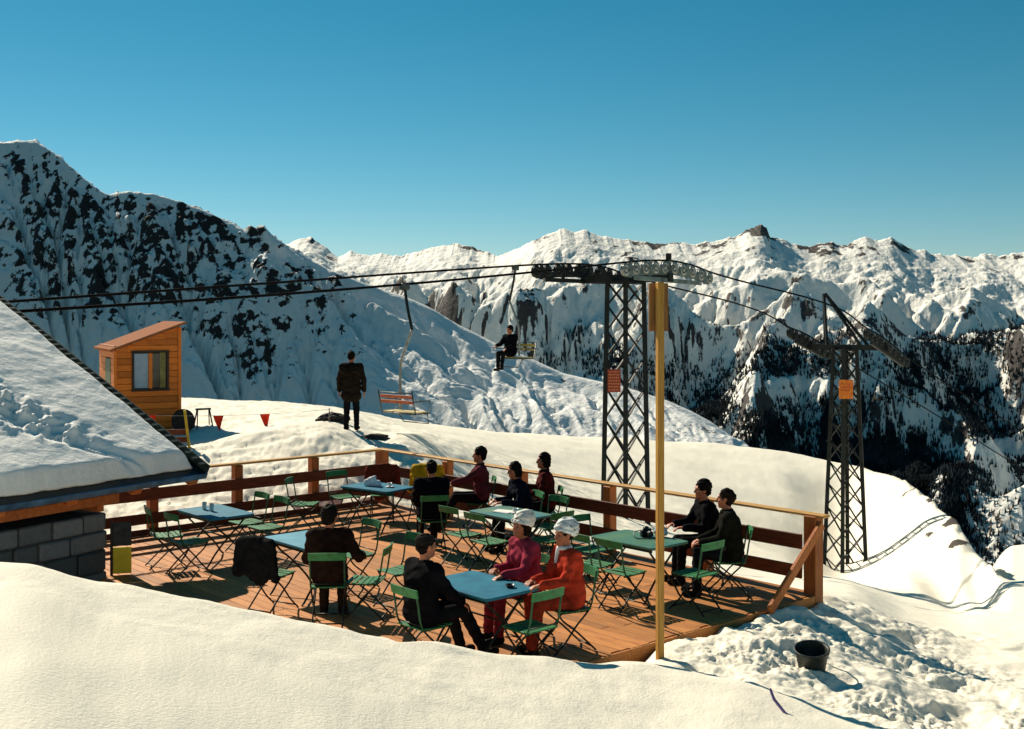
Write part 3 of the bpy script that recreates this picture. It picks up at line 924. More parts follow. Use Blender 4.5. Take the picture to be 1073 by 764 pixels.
class Field:
    def __init__(self, lo, hi, h):
        self.h = h; self.lo = np.array(lo, float)
        self.n = np.ceil((np.array(hi) - self.lo) / h).astype(int) + 1
        self.F = np.full(self.n, BIG, np.float32)
        self.ax = [self.lo[i] + np.arange(self.n[i]) * h for i in range(3)]

    def _blk(self, lo, hi, m):
        s = []
        for i in range(3):
            a = int(max(0, math.floor((lo[i] - m - self.lo[i]) / self.h))); b = int(min(self.n[i], math.ceil((hi[i] + m - self.lo[i]) / self.h) + 1))
            if b <= a:
                return None, None
            s.append(slice(a, b))
        return tuple(s), np.meshgrid(*[self.ax[i][s[i]] for i in range(3)], indexing='ij')

    def _merge(self, s, d, k, sub=False):
        a = self.F[s]
        if sub:
            d = -d
            h = np.clip(.5 - .5 * (a - d) / k, 0, 1)
            self.F[s] = a + (d - a) * h + k * h * (1 - h)
        else:
            h = np.clip(.5 + .5 * (a - d) / k, 0, 1)
            self.F[s] = a + (d - a) * h - k * h * (1 - h)

    def cap(self, a, b, ra, rb=None, k=.02, sub=False):
        rb = ra if rb is None else rb
        a = np.array(a, float); b = np.array(b, float)
        R = max(ra, rb)
        s, g_ = self._blk(np.minimum(a, b) - R, np.maximum(a, b) + R, k + self.h * 2)
        if s is None: return
        ba = b - a; l2 = max(1e-9, ba @ ba)
        px, py, pz = g_[0] - a[0], g_[1] - a[1], g_[2] - a[2]
        t = np.clip((px * ba[0] + py * ba[1] + pz * ba[2]) / l2, 0, 1)
        d = np.sqrt((px - t * ba[0]) ** 2 + (py - t * ba[1]) ** 2 + (pz - t * ba[2]) ** 2) - (ra + (rb - ra) * t)
        self._merge(s, d.astype(np.float32), k, sub)

    def ell(self, c, r, R=None, k=.02, sub=False):
        c = np.array(c, float); r = np.array(r, float); m = r.max()
        s, g_ = self._blk(c - m, c + m, k + self.h * 2)
        if s is None: return
        q = [g_[i] - c[i] for i in range(3)]
        if R is not None:
            q = [R[0][i] * q[0] + R[1][i] * q[1] + R[2][i] * q[2] for i in range(3)]      # into the local frame
        l = np.sqrt(sum((q[i] / r[i]) ** 2 for i in range(3)))
        l2 = np.sqrt(sum((q[i] / r[i] ** 2) ** 2 for i in range(3)))
        d = l * (l - 1) / np.maximum(l2, 1e-6)
        self._merge(s, d.astype(np.float32), k, sub)

    def wobble(self, amp, fr, seed):
        gx, gy, gz = np.meshgrid(*self.ax, indexing='ij', sparse=True)
        a, b, c = np.random.default_rng(seed).uniform(0, 6, 3)
        w = np.sin(gx * fr + a + 1.6 * np.sin(gz * fr * .7 + b)) * np.sin(gy * fr * 1.1 + c + 1.3 * np.sin(gz * fr * 1.3)) * np.sin(gz * fr * 1.5 + a)
        w2 = np.sin(gz * fr * 2.7 + 2.0 * np.sin(gx * fr + c) + b)
        self.F += (amp * w + amp * .6 * w2).astype(np.float32)

    def mesh(self):
        Fv = self.F
        ins = Fv < 0
        c = [ins[i:Fv.shape[0] - 1 + i, j:Fv.shape[1] - 1 + j, k:Fv.shape[2] - 1 + k] for i in (0, 1) for j in (0, 1) for k in (0, 1)]
        cnt = sum(x.astype(np.int8) for x in c)
        act = (cnt > 0) & (cnt < 8)
        I = np.argwhere(act)
        idx = np.full(act.shape, -1, np.int64); idx[act] = np.arange(len(I))
        acc = np.zeros((len(I), 3)); w = np.zeros(len(I))
        corners = [(i, j, k) for i in (0, 1) for j in (0, 1) for k in (0, 1)]
        val = {q: Fv[I[:, 0] + q[0], I[:, 1] + q[1], I[:, 2] + q[2]] for q in corners}
        for q in corners:
            for a in range(3):
                if q[a] == 0:
                    q2 = list(q); q2[a] = 1; q2 = tuple(q2)
                    v0, v1 = val[q], val[q2]
                    cr = (v0 < 0) != (v1 < 0)
                    t = np.where(cr, v0 / np.where(cr, v0 - v1, 1), 0)
                    p_ = np.tile(np.array(q, float), (len(I), 1)); p_[:, a] += t
                    acc[cr] += p_[cr]; w[cr] += 1
        P = self.lo + (I + acc / w[:, None]) * self.h
        faces = []
        for a in range(3):
            o1, o2 = (a + 1) % 3, (a + 2) % 3
            sl0 = [slice(None)] * 3; sl1 = [slice(None)] * 3
            sl0[a] = slice(0, -1); sl1[a] = slice(1, None)
            e = ins[tuple(sl0)] != ins[tuple(sl1)]
            E = np.argwhere(e)
            ok = (E[:, o1] > 0) & (E[:, o2] > 0) & (E[:, o1] < act.shape[o1]) & (E[:, o2] < act.shape[o2])
            E = E[ok]
            if not len(E): continue

            def g_(d1, d2):
                q = E.copy(); q[:, o1] += d1; q[:, o2] += d2
                return idx[q[:, 0], q[:, 1], q[:, 2]]
            quad = np.stack([g_(-1, -1), g_(0, -1), g_(0, 0), g_(-1, 0)], 1)
            s0 = ins[E[:, 0], E[:, 1], E[:, 2]]
            quad[~s0] = quad[~s0][:, ::-1]
            faces.append(quad)
        Q = np.concatenate(faces)
        Q = Q[(Q >= 0).all(1)]
        return P, Q


def rotz(a):
    c, s = math.cos(a), math.sin(a)
    return np.array([[c, -s, 0], [s, c, 0], [0, 0, 1]])


def rotx(a):
    c, s = math.cos(a), math.sin(a)
    return np.array([[1, 0, 0], [0, c, -s], [0, s, c]])


def ik(a, t, l1, l2, pole):
    a = np.array(a, float); t = np.array(t, float); pole = np.array(pole, float)
    d = t - a; L = np.linalg.norm(d)
    if L > (l1 + l2) * .985:
        t = a + d / L * (l1 + l2) * .985; d = t - a; L = np.linalg.norm(d)
    d /= L
    x = (l1 * l1 - l2 * l2 + L * L) / (2 * L)
    h = math.sqrt(max(0, l1 * l1 - x * x))
    pole = pole - d * (pole @ d); pole /= max(1e-6, np.linalg.norm(pole))
    return a + d * x + pole * h, t


SKIN = mat('skin', rgb(176, 108, 78), .55, var=.08, scale=20)
SKIN_EYE = mat('eye_dark', (.01, .008, .007), .2, var=.05)


def cloth(name, col, rough=.85):
    return mat(name, col, rough, var=.22, scale=9, bump=.35, bscale=90, spec=.02)


def hand(Fd, wrist, fdir, palm_n, side, curl, k=.006):
    """palm, four fingers and a thumb; fdir = pointing direction, palm_n = palm facing direction"""
    f = np.array(fdir, float); f /= np.linalg.norm(f)
    n = np.array(palm_n, float); n -= f * (n @ f); n /= max(1e-6, np.linalg.norm(n))
    s = np.cross(f, n) * side                 # towards the thumb
    w = np.array(wrist, float)
    for q in (-.026, -.009, .009, .026):
        Fd.cap(w + s * q * .6 + f * .01, w + s * q + f * .085, .015, .0125, .012)
    for i, (q, L) in enumerate(((.030, .070), (.010, .080), (-.010, .074), (-.029, .058))):
        p0 = w + s * q + f * .085; d = f.copy(); segs = (.45, .31, .24)
        for j in range(3):
            a = curl * (.55, .8, .6)[j] + i * .05
            d = d * math.cos(a) + n * math.sin(a); d /= np.linalg.norm(d)
            n2 = n
            p1 = p0 + d * L * segs[j]
            Fd.cap(p0, p1, .0095 - j * .0008, .0090 - j * .0008, k)
            p0 = p1
    t0 = w + s * .022 + f * .02
    t1 = t0 + (s * .8 + f * .55 + n * .25) * .038
    t2 = t1 + (s * .25 + f * .85 + n * .35) * .034
    Fd.cap(t0, t1, .014, .0115, .01); Fd.cap(t1, t2, .011, .009, k)


def person(loc, d, label, hz=.53, lean=.05, slump=.12, hands=None, knees=None, feet=None, head_yaw=0., head_pitch=0., twist=0.,
           jacket=None, trousers=None, shoes=None, hair='short', hair_mat=None, hat=None, hat_mat=None, scarf=None, curl=(.5, .5), scale=1.0, res=.008, coat_len=.12,
           palm=(None, None), bulk=1.0, elbow_out=.5, group=None, fem=False):
    pel = np.array([0, 0, hz])
    s1 = np.array([0, math.sin(lean), math.cos(lean)])
    s2 = np.array([0, math.sin(lean + slump), math.cos(lean + slump)])
    waist = pel + s1 * .19; chest = waist + s1 * .08 + s2 * .10; shl = chest + s2 * .115; neck = shl + s2 * .055
    Rt = rotz(twist)
    sw = (.155 if fem else .172) * (1 if bulk <= 1 else bulk ** .5)
    sh = [shl + Rt @ np.array([sx * sw, .0, .0]) for sx in (-1, 1)]
    hp = [pel + np.array([sx * .085, 0, 0]) for sx in (-1, 1)]
    knees = knees or [(-.10, .43, hz + .02), (.10, .43, hz + .02)]
    feet = feet or [(-.11, .46, .075), (.11, .46, .075)]
    hands = hands or [(-.16, .38, hz + .12), (.16, .38, hz + .12)]
    el = []; wr = []
    for i, sx in enumerate((-1, 1)):
        e, t = ik(sh[i], hands[i], .285, .25, (sx * elbow_out, -.55, -.75))
        el.append(e); wr.append(t)
    HR = rotz(twist + head_yaw) @ rotx(head_pitch)
    hc = neck + s2 * .06 + np.array([0, .015, .105])
    H = lambda x, y, z: hc + HR @ np.array([x, y, z])
    allp = np.array([pel, neck, hc] + sh + hp + [np.array(q, float) for q in list(knees) + list(feet)] + el + wr)
    lo = allp.min(0) - .24; hi = allp.max(0) + .24

    # ---- body
    B = Field(lo, hi, res)
    for (c, w_, r) in ((pel, .075, .105), (waist, .06, .10), (chest, .085, .10)):
        B.cap(c - np.array([w_, 0, 0]), c + np.array([w_, 0, 0]), r, r, .06)
    B.cap(sh[0], sh[1], .055, .055, .06)
    B.cap(pel, chest, .09, .10, .05)
    B.cap(shl, hc - np.array([0, .015, .03]), .056, .05, .03)
    for i in (0, 1):
        kn = np.array(knees[i], float); an = np.array(feet[i], float)
        B.cap(hp[i], kn, .075, .05, .03); B.cap(kn, an, .05, .035, .02)
        B.cap(an, an + np.array([0, .13, -.035]), .032, .025, .02)
        B.cap(sh[i], el[i], .046, .036, .02); B.cap(el[i], wr[i], .036, .026, .02)
        fd = wr[i] - el[i]; fd = fd / np.linalg.norm(fd)
        pn = palm[i] if palm[i] is not None else (0, 0, -1) if abs(fd[2]) < .8 else ((1 if i == 0 else -1), 0, 0)
        if abs(fd[2]) > .8:
            fdir = fd
        else:
            fdir = fd + np.array([0, 0, -.15])
        # thumb towards the body's middle when palms face down
        fn = fdir / np.linalg.norm(fdir); pnn = np.array(pn, float); side = 1.0
        sv = np.cross(fn, pnn)
        want = np.array([(1 if i == 0 else -1), .3, .25])
        if sv @ want < 0: side = -1.0
        hand(B, wr[i], fdir, pn, side, curl[i])
    # head
    B.ell(H(0, -.012, .028), (.074, .094, .098), HR, .02)
    B.ell(H(0, .028, -.045), (.055, .062, .070), HR, .03)
    B.cap(H(0, .068, -.094), H(0, .060, -.098), .022, .022, .025)
    B.cap(H(-.034, .076, .030), H(.034, .076, .030), .014, .014, .015)
    B.cap(H(0, .086, .018), H(0, .106, -.022), .010, .0145, .012)
    B.cap(H(-.012, .090, -.027), H(.012, .090, -.027), .010, .010, .01)
    for sx in (-1, 1):
        B.ell(H(sx * .040, .056, -.020), (.028, .026, .026), HR, .02)
        B.ell(H(sx * .076, -.008, -.004), (.010, .022, .032), HR, .008)
        B.ell(H(sx * .031, .098, .008), (.017, .016, .011), HR, .010, sub=True)
    B.cap(H(-.019, .083, -.056), H(.019, .083, -.056), .0085, .0085, .008)
    B.cap(H(-.017, .081, -.066), H(.017, .081, -.066), .0085, .0085, .008)
    P, Q = B.mesh()
    body = mesh_np('person', P, Q, [SKIN, SKIN_EYE], True)
    mi = np.zeros(len(Q), np.int32)
    cen = P[Q].mean(1)
    for sx in (-1, 1):
        e = H(sx * .031, .083, .008)
        mi[np.linalg.norm((cen - e), axis=1) < .011] = 1
    body.data.polygons.foreach_set('material_index', mi)
    body.location = loc
    dl = math.hypot(*d); body.rotation_euler = (0, 0, yaw_of(d[0] / dl, d[1] / dl)); body.scale = (scale,) * 3
    tag(body, label, 'person', group)

    sd = int(abs(hash((round(loc[0], 2), round(loc[1], 2)))) % 1000)
    # ---- trousers
    Tf = Field(lo, hi, res * 1.2)
    Tf.cap(pel - np.array([.07, 0, -.02]), pel + np.array([.07, 0, .02]), .122, .122, .05)
    Tf.cap(pel, waist, .115, .108, .05)
    for i in (0, 1):
        kn = np.array(knees[i], float); an = np.array(feet[i], float)
        Tf.cap(hp[i], kn, .094, .070, .03); Tf.cap(kn, an + (kn - an) * .08, .068, .056, .02)
    Tf.wobble(.004, 26, sd)
    P, Q = Tf.mesh(); mesh_np('trousers', P, Q, trousers or cloth('black_trousers', (.010, .010, .012)), True, None, body)
    # ---- jacket
    J = Field(lo, hi, res * 1.1)
    bk = bulk
    hem = pel - s1 * (coat_len - .10) if hz > .7 else pel + s1 * .01
    for (c, w_, r) in ((pel + s1 * .05, .078, .128 * bk), (waist, .066, .122 * bk), (chest, .098 if not fem else .085, .122 * bk)):
        J.cap(c - Rt @ np.array([w_, 0, 0]), c + Rt @ np.array([w_, 0, 0]), r, r, .06)
    if hz > .7:
        J.cap(hem - np.array([.085, 0, 0]), hem + np.array([.085, 0, 0]), .125 * bk, .125 * bk, .05)
    J.cap(sh[0], sh[1], .082 * bk, .082 * bk, .07)
    J.cap(pel + s1 * .05, chest, .115 * bk, .12 * bk, .05)
    if fem:
        for sx in (-1, 1):
            J.ell(chest + Rt @ np.array([sx * .065, .09, -.02]), (.065, .06, .065), None, .04)
    for i in (0, 1):
        J.cap(sh[i], el[i], .070 * bk, .056 * bk, .03); J.cap(el[i], wr[i] + (el[i] - wr[i]) * .06, .056 * bk, .044 * bk, .02)
        J.cap(wr[i] + (el[i] - wr[i]) * .16, wr[i] + (el[i] - wr[i]) * .06, .046 * bk, .047 * bk, .006)
    for a in range(10):       # collar
        t0 = a / 10 * 2 * math.pi; t1 = (a + 1) / 10 * 2 * math.pi
        cr = lambda t: neck + s2 * (.012 + .012 * math.cos(t + math.pi)) + Rt @ np.array([math.sin(t) * .066, math.cos(t) * .060 + .005, 0])
        J.cap(cr(t0), cr(t1), .022, .022, .012)
    J.cap(neck + s2 * .09, neck + s2 * .02, .050, .052, .01, sub=True)
    J.wobble(.0065, 21, sd + 5)
    P, Q = J.mesh(); mesh_np('jacket', P, Q, jacket, True, None, body)
    # ---- shoes
    for i in (0, 1):
        kn = np.array(knees[i], float); an = np.array(feet[i], float)
        Sf = Field(an - .22, an + .30, .010)
        dn = np.array([0, 1, 0]) + np.array([(an[0] - hp[i][0]) * .8, 0, 0]); dn /= np.linalg.norm(dn)
        Sf.cap(an + (kn - an) * .22, an - np.array([0, 0, .02]), .054, .050, .03)
        Sf.cap(an + np.array([0, -.03, -.035]) , an + dn * .15 + np.array([0, 0, -.035]), .042, .040, .03)
        P, Q = Sf.mesh(); mesh_np('shoe', P, Q, shoes or cloth('black_leather', (.012, .011, .010), .5), True, None, body)
    # ---- hair
    hm = hair_mat or cloth('black_hair', (.010, .008, .007), .6)
    Hf = Field(hc - .24, hc + .24, .007)
    Hf.ell(H(0, -.022, .042), (.084, .100, .100), HR, .01)
    if hair == 'bob':
        Hf.ell(H(0, -.055, -.03), (.088, .065, .10), HR, .03)
        for sx in (-1, 1):
            Hf.cap(H(sx * .072, .0, .02), H(sx * .070, -.01, -.08), .024, .022, .02)
    elif hair == 'bun':
        Hf.ell(H(0, -.09, .02), (.055, .05, .055), HR, .03); Hf.ell(H(0, -.045, -.03), (.075, .05, .06), HR, .03)
    elif hair == 'full':
        Hf.ell(H(0, -.03, .055), (.096, .108, .10), HR, .02); Hf.ell(H(0, -.07, -.02), (.08, .05, .07), HR, .03)
    else:
        Hf.ell(H(0, -.06, -.01), (.072, .045, .06), HR, .02)
    Hf.ell(H(0, .105, -.035), (.085, .072, .105), HR, .012, sub=True)
    Hf.wobble(.006, 48, sd + 9)
    P, Q = Hf.mesh(); mesh_np('hair', P, Q, hm, True, None, body)
    if hat:
        A = Field(hc - .28, hc + .28, .007)
        if hat == 'knit':
            A.ell(H(0, -.045, .088), (.100, .112, .092), HR, .01); A.ell(H(0, -.100, .085), (.092, .080, .088), HR, .05); A.ell(H(0, -.09, .02), (.085, .06, .07), HR, .04)
            for a in range(12):
                t0, t1 = a / 12 * 6.2832, (a + 1) / 12 * 6.2832
                A.cap(H(math.sin(t0) * .092, math.cos(t0) * .106 - .02, .040 + .03 * math.cos(t0)), H(math.sin(t1) * .092, math.cos(t1) * .106 - .02, .040 + .03 * math.cos(t1)), .022, .022, .012)
        elif hat == 'puffy':
            A.ell(H(0, -.035, .092), (.103, .114, .090), HR, .01); A.ell(H(0, -.095, .055), (.096, .082, .10), HR, .05)
            for a in range(12):
                t0, t1 = a / 12 * 6.2832, (a + 1) / 12 * 6.2832
                A.cap(H(math.sin(t0) * .090, math.cos(t0) * .104 - .02, .038 + .045 * math.cos(t0)), H(math.sin(t1) * .090, math.cos(t1) * .104 - .02, .038 + .045 * math.cos(t1)), .019, .019, .02)
        elif hat == 'scarf':
            A.ell(H(0, -.045, .075), (.112, .126, .118), HR, .01); A.ell(H(0, -.105, .05), (.105, .085, .10), HR, .05); A.ell(H(0, -.085, -.05), (.085, .065, .075), HR, .05)
            for sx in (-1, 1):
                A.cap(H(sx * .082, .01, .03), H(sx * .062, .05, -.095), .020, .018, .02)
            A.cap(H(0, .065, -.125), H(.02, .085, -.165), .022, .012, .02)
            A.ell(H(0, .112, -.03), (.066, .062, .10), HR, .01, sub=True)
        elif hat == 'cap':
            A.ell(H(0, -.02, .068), (.090, .106, .072), HR, .01)
            A.ell(H(0, .095, .052), (.068, .062, .012), HR, .012)
        A.wobble(.0075 if hat != 'cap' else .003, 44, sd + 3)
        P, Q = A.mesh(); mesh_np('hat' if hat != 'scarf' else 'headscarf', P, Q, hat_mat, True, None, body)
        if hat == 'puffy':
            mbk = MB()
            for sg in (-1, 1):
                mbk.tube([H(sg * .106, -.02 - k * .016, .115 - k * .016) for k in range(5)], .005, 6)
            mbk.build('printed_mark', cloth('dark_print', (.02, .02, .03)), body)
    if scarf:
        A = Field(hc - .3, hc + .25, .008)
        for a in range(10):
            t0, t1 = a / 10 * 6.2832, (a + 1) / 10 * 6.2832
            A.cap(neck + s2 * .03 + np.array([math.sin(t0) * .06, math.cos(t0) * .06 + .01, 0]), neck + s2 * .03 + np.array([math.sin(t1) * .06, math.cos(t1) * .06 + .01, 0]), .024, .024, .01)
        A.cap(neck + np.array([.02, .085, 0]), chest + np.array([.03, .135, 0]), .025, .02, .02)
        P, Q = A.mesh(); mesh_np('scarf', P, Q, scarf, True, None, body)
    return body


def seat_at(x, y, d, off=-.05):
    dl = math.hypot(*d); return (x + d[0] / dl * off, y + d[1] / dl * off, 0)


PEOPLE = 'guests seated on the terrace'
BLK = cloth('black_wool', (.006, .006, .008)); BRN = cloth('brown_coat', (.022, .011, .008)); NAVY = cloth('navy_jacket', (.007, .009, .018))
PINK = cloth('pink_anorak', rgb(156, 54, 72)); RED = cloth('red_anorak', rgb(184, 60, 40)); ROSE = cloth('rose_jumper', rgb(98, 46, 52)); PLUM = cloth('plum_trousers', rgb(120, 38, 48)); RUST = cloth('rust_trousers', rgb(150, 52, 34))
WHT = cloth('white_knit', (.80, .78, .70)); WHB = cloth('white_cotton', (.78, .79, .78)); DBR = cloth('dark_brown_hair', (.018, .010, .007), .6); OLV = cloth('dark_olive_coat', (.010, .010, .007))

SP = []
SP.append(((-2.12, 13.3), (-.05, 1), 'occupied chair under the man in a brown coat'))
person(seat_at(-2.12, 13.3, (-.05, 1)), (-.05, 1), 'seated man in brown coat seen from behind with one elbow out', lean=.10, slump=.15, hands=[(-.18, .36, .72), (.36, .26, .74)], head_yaw=-.35, jacket=BRN, hair='full', bulk=1.12, group=PEOPLE, trousers=cloth('brown_trousers', (.022, .014, .010)))
SP.append(((-.88, 11.6), nV, 'occupied chair under the man in black at the bright blue table'))
person(seat_at(-.88, 11.6, nV), nV, 'seated man in black and dark cap across from the two women', lean=.0, slump=.16, hands=[(-.14, .40, .66), (.15, .42, .62)], knees=[(-.11, .45, .55), (.10, .47, .54)], feet=[(-.12, .62, .075), (.12, .74, .075)], head_yaw=-.1, head_pitch=.05, jacket=BLK, hair='short', hat='cap', hat_mat=cloth('dark_cap', (.02, .018, .016)), bulk=1.1, group=PEOPLE)
dC = (-.84, -.54)
SP.append(((.14, 12.76), dC, 'occupied chair under the woman in a pink anorak'))
person(seat_at(.14, 12.76, dC), dC, 'seated woman in pink anorak and white knitted hat', lean=.06, slump=.14, hands=[(-.20, .46, .76), (.13, .33, .76)], head_yaw=.15, jacket=PINK, trousers=PLUM, hair='bob', hair_mat=DBR, hat='knit', hat_mat=WHT, fem=True, bulk=1.02, group=PEOPLE, res=.007)
dD = (-.90, -.43)
SP.append(((.58, 12.25), dD, 'occupied chair under the woman in a red anorak'))
person(seat_at(.58, 12.25, dD), dD, 'seated woman in red anorak and puffy white hat with dark mark', lean=.04, slump=.12, hands=[(-.16, .43, .76), (.08, .40, .76)], feet=[(-.12, .52, .075), (.10, .42, .075)], head_yaw=.05, head_pitch=-.05, jacket=RED, trousers=RUST, hair='short', hair_mat=DBR, hat='puffy', hat_mat=WHB, scarf=WHB, fem=True, bulk=1.06, group=PEOPLE, res=.007)
dE = (-.25, .97)
SP.append(((-1.22, 17.4), dE, 'occupied chair under the man in black facing the far railing'))
person(seat_at(-1.22, 17.4, dE), dE, 'seated man in black seen from behind before a yellow jacket', lean=.02, slump=.15, jacket=BLK, hair='short', bulk=1.18, group=PEOPLE)
dF = (-.98, -.12)
SP.append(((-.56, 19.05), dF, 'occupied chair under the woman in rose against the far railing'))
person(seat_at(-.56, 19.05, dF), dF, 'seated woman in rose jumper in profile against the far railing', lean=-.02, slump=.10, hands=[(-.14, .50, .80), (.16, .44, .74)], feet=[(-.1, .72, .08), (.1, .66, .08)], knees=[(-.09, .44, .55), (.1, .42, .55)], jacket=ROSE, hair='full', fem=True, group=PEOPLE)
dG = (-.93, -.36)
SP.append(((.16, 17.45), dG, 'occupied chair under the dark haired woman in navy'))
person(seat_at(.16, 17.45, dG), dG, 'seated dark haired person in navy leaning over the papers table', lean=.18, slump=.2, hands=[(-.18, .44, .76), (.16, .42, .74)], head_pitch=-.15, jacket=NAVY, hair='bob', fem=True, group=PEOPLE)
dH = (-.97, -.1)
SP.append(((.50, 17.95), dH, 'occupied chair under the woman with red sleeves'))
person(seat_at(.50, 17.95, dH), dH, 'seated dark haired woman with red top nearest the railing', lean=.02, slump=.1, hz=.58, hands=[(-.14, .36, .80), (.2, .30, .86)], head_yaw=.1, jacket=cloth('red_black_cardigan', rgb(78, 26, 24)), hair='bob', fem=True, group=PEOPLE)
dI = (-.98, -.18)
SP.append(((2.62, 15.38), dI, 'occupied chair under the man by the right railing'))
person(seat_at(2.62, 15.38, dI), dI, 'seated man in black beside a woman at the right railing', lean=.10, slump=.14, hands=[(-.15, .42, .76), (.15, .46, .76)], jacket=BLK, hair='full', bulk=1.08, group=PEOPLE)
dI2 = (-.97, .1)
SP.append(((2.76, 14.6), dI2, 'occupied chair under the dark clad woman by the right railing'))
person(seat_at(2.76, 14.6, dI2), dI2, 'seated woman in black with hair bun beside the right railing', lean=.05, slump=.14, hands=[(-.15, .40, .70), (.15, .40, .68)], head_yaw=-.2, jacket=OLV, hair='bun', hair_mat=DBR, bulk=1.1, group=PEOPLE)
for (pt, d_, lab) in SP:
    chair(pt[0], pt[1], d_, lab)

# the standing man on the snow
JX, JY = wpt(368, 448, 25.75)[:2]
person((JX, JY, ground_z(JX, JY) - .01), (.10, 1), 'man in dark coat standing on snow watching the empty lift chair', hz=.90, lean=.0, slump=.04, hands=[(-.29, .06, .80), (.29, .05, .80)], knees=[(-.10, .015, .48), (.11, .02, .48)], feet=[(-.11, -.02, .085), (.12, .0, .085)], curl=(.4, .4), jacket=cloth('dark_brown_jacket', (.020, .014, .010)), hair='short', bulk=1.12, elbow_out=1.0, res=.009, coat_len=.24, scale=1.03)

# ------------------------------------------------------------------ things on the tables, coats on the chairs
TT = .727


def lathe(b, c, prof_, n=16, mi=0):
    c = Vector(c); pts = []; fs = []
    for (r, z) in prof_:
        for k in range(n):
            a = 2 * math.pi * k / n
            pts.append(c + Vector((r * math.cos(a), r * math.sin(a), z)))
    for i in range(len(prof_) - 1):
        for k in range(n):
            k2 = (k + 1) % n
            fs.append((i * n + k, i * n + k2, (i + 1) * n + k2, (i + 1) * n + k))
    fs.append(tuple(range(n))[::-1]); fs.append(tuple((len(prof_) - 1) * n + k for k in range(n)))
    b.add(pts, fs, mi)


# camera on the green table
cam_t = empty('camera', (1.72, 14.72, TT), .5)
tag(cam_t, 'black camera with lens lying on the green table', 'camera')
b = MB(); b.box((0, 0, .05), (.15, .06, .10), bev=.012); b.box((0, 0, .115), (.06, .05, .035), bev=.01); b.build('body', mat('camera_leatherette', (.012, .012, .012), .5), cam_t)
b = MB(); b.tube([(0, -.03, .05), (0, -.075, .05), (0, -.08, .05), (0, -.12, .05)], [.034, .034, .038, .038], 16); b.build('lens', mat('camera_metal', (.03, .03, .032), .3, .6), cam_t)
b = MB(); b.tube(spline([(-.075, 0, .09), (-.16, .02, .07), (-.2, -.06, .012), (-.05, -.16, .010), (.14, -.13, .010), (.19, -.02, .05), (.075, 0, .09)], 5), .006, 6); b.build('strap', mat('camera_leatherette', (.012, .012, .012)), cam_t)

# soft items through the implicit mesher
def soft(name, prims, m, label, cat, h=.012, wob=.006, fr=24, parent=None):
    pts = np.array([p[0] for p in prims] + [p[1] for p in prims]); R = max(max(p[2], p[3]) for p in prims) + .06
    Fd = Field(pts.min(0) - R, pts.max(0) + R, h)
    for (a, b_, ra, rb) in prims:
        Fd.cap(a, b_, ra, rb, .05)
    Fd.wobble(wob, fr, len(prims) + 3)
    P, Q = Fd.mesh()
    o = mesh_np(name, P, Q, m, True, None, parent)
    if parent is None:
        tag(o, label, cat)
    return o


soft('bag', [((-2.42, 19.05, .78), (-2.22, 19.0, .77), .055, .06), ((-2.33, 19.03, .83), (-2.28, 19.0, .87), .05, .03)], cloth('white_plastic', (.75, .77, .78), .5), 'crumpled white bag lying on the blue corner table', 'bag')
soft('bag', [((1.88, 14.78, .78), (1.95, 14.7, .79), .05, .055), ((1.9, 14.75, .80), (1.92, 14.74, .87), .06, .035)], cloth('pale_blue_cloth', (.42, .52, .62), .7), 'pale blue bag standing on the green table behind the pole', 'bag')


def coat_on(ch, m, name, label, cat, long=.55):
    """garment hanging over a chair back, front and rear panels, in the chair's frame"""
    R = rotz(ch.rotation_euler[2]); o = np.array(ch.location)
    W = lambda x, y, z: tuple(R @ np.array([x, y, z]) + o)
    pr = []
    for x in np.linspace(-.2, .2, 9):
        dl = .06 * math.sin(x * 17 + o[0])
        pr.append((W(x, -.30, .88), W(x * 1.18, -.33 + .02 * math.sin(x * 23), .90 - long + dl), .036, .044))
        pr.append((W(x, -.27, .88), W(x * 1.05, -.20, .60 + dl), .034, .036))
    pr.append((W(-.22, -.28, .87), W(.22, -.28, .87), .045, .045)); pr.append((W(-.08, -.29, .91), W(.08, -.29, .91), .035, .035))
    pr.append((W(-.24, -.29, .86), W(-.30, -.32, .50), .055, .042)); pr.append((W(.24, -.29, .86), W(.31, -.28, .46), .055, .042))
    return soft(name, pr, m, label, cat, wob=.007)


coat_on(CH_BROWN, cloth('brown_cloth', rgb(112, 48, 32)), 'coat', 'brown coat hung over a chair in the railing corner', 'coat', .5)
coat_on(CH_YEL, cloth('yellow_nylon', rgb(206, 160, 34), .6), 'jacket', 'bright yellow jacket hung over a chair by the railing', 'jacket', .45)
coat_on(CH_COAT, cloth('black_cloth', (.010, .010, .011)), 'jacket', 'black jacket slung over the chair left of man in brown', 'jacket', .42)

# glasses, plates and papers
M_GLASS = mat('pale_glass', (.55, .6, .6), .15, var=.05, spec=.6)
M_PAPER = mat('paper', (.75, .74, .68), .8, var=.06)
M_CHINA = mat('white_china', (.75, .74, .7), .25, var=.04, spec=.5)
for i, (x, y, lab) in enumerate(((-4.50, 16.75, 'left drinking glass on the empty blue table'), (-4.36, 16.62, 'right drinking glass on the empty blue table'))):
    b = MB(); lathe(b, (0, 0, 0), [(.026, 0), (.028, .005), (.034, .11), (.031, .11), (.026, .012)]); o = b.build('glass', M_GLASS, None, True); o.location = (x, y, TT)
    tag(o, lab, 'glass', 'drinking glasses on the blue table')
b = MB(); lathe(b, (0, 0, 0), [(.035, 0), (.045, .012), (.052, .03), (.046, .03), (.038, .012), (.02, .010)]); o = b.build('ashtray', mat('dark_ceramic', (.02, .018, .016), .3), None, True); o.location = (-.02, 12.0, TT)
tag(o, 'small dark ashtray on the bright blue table', 'ashtray')
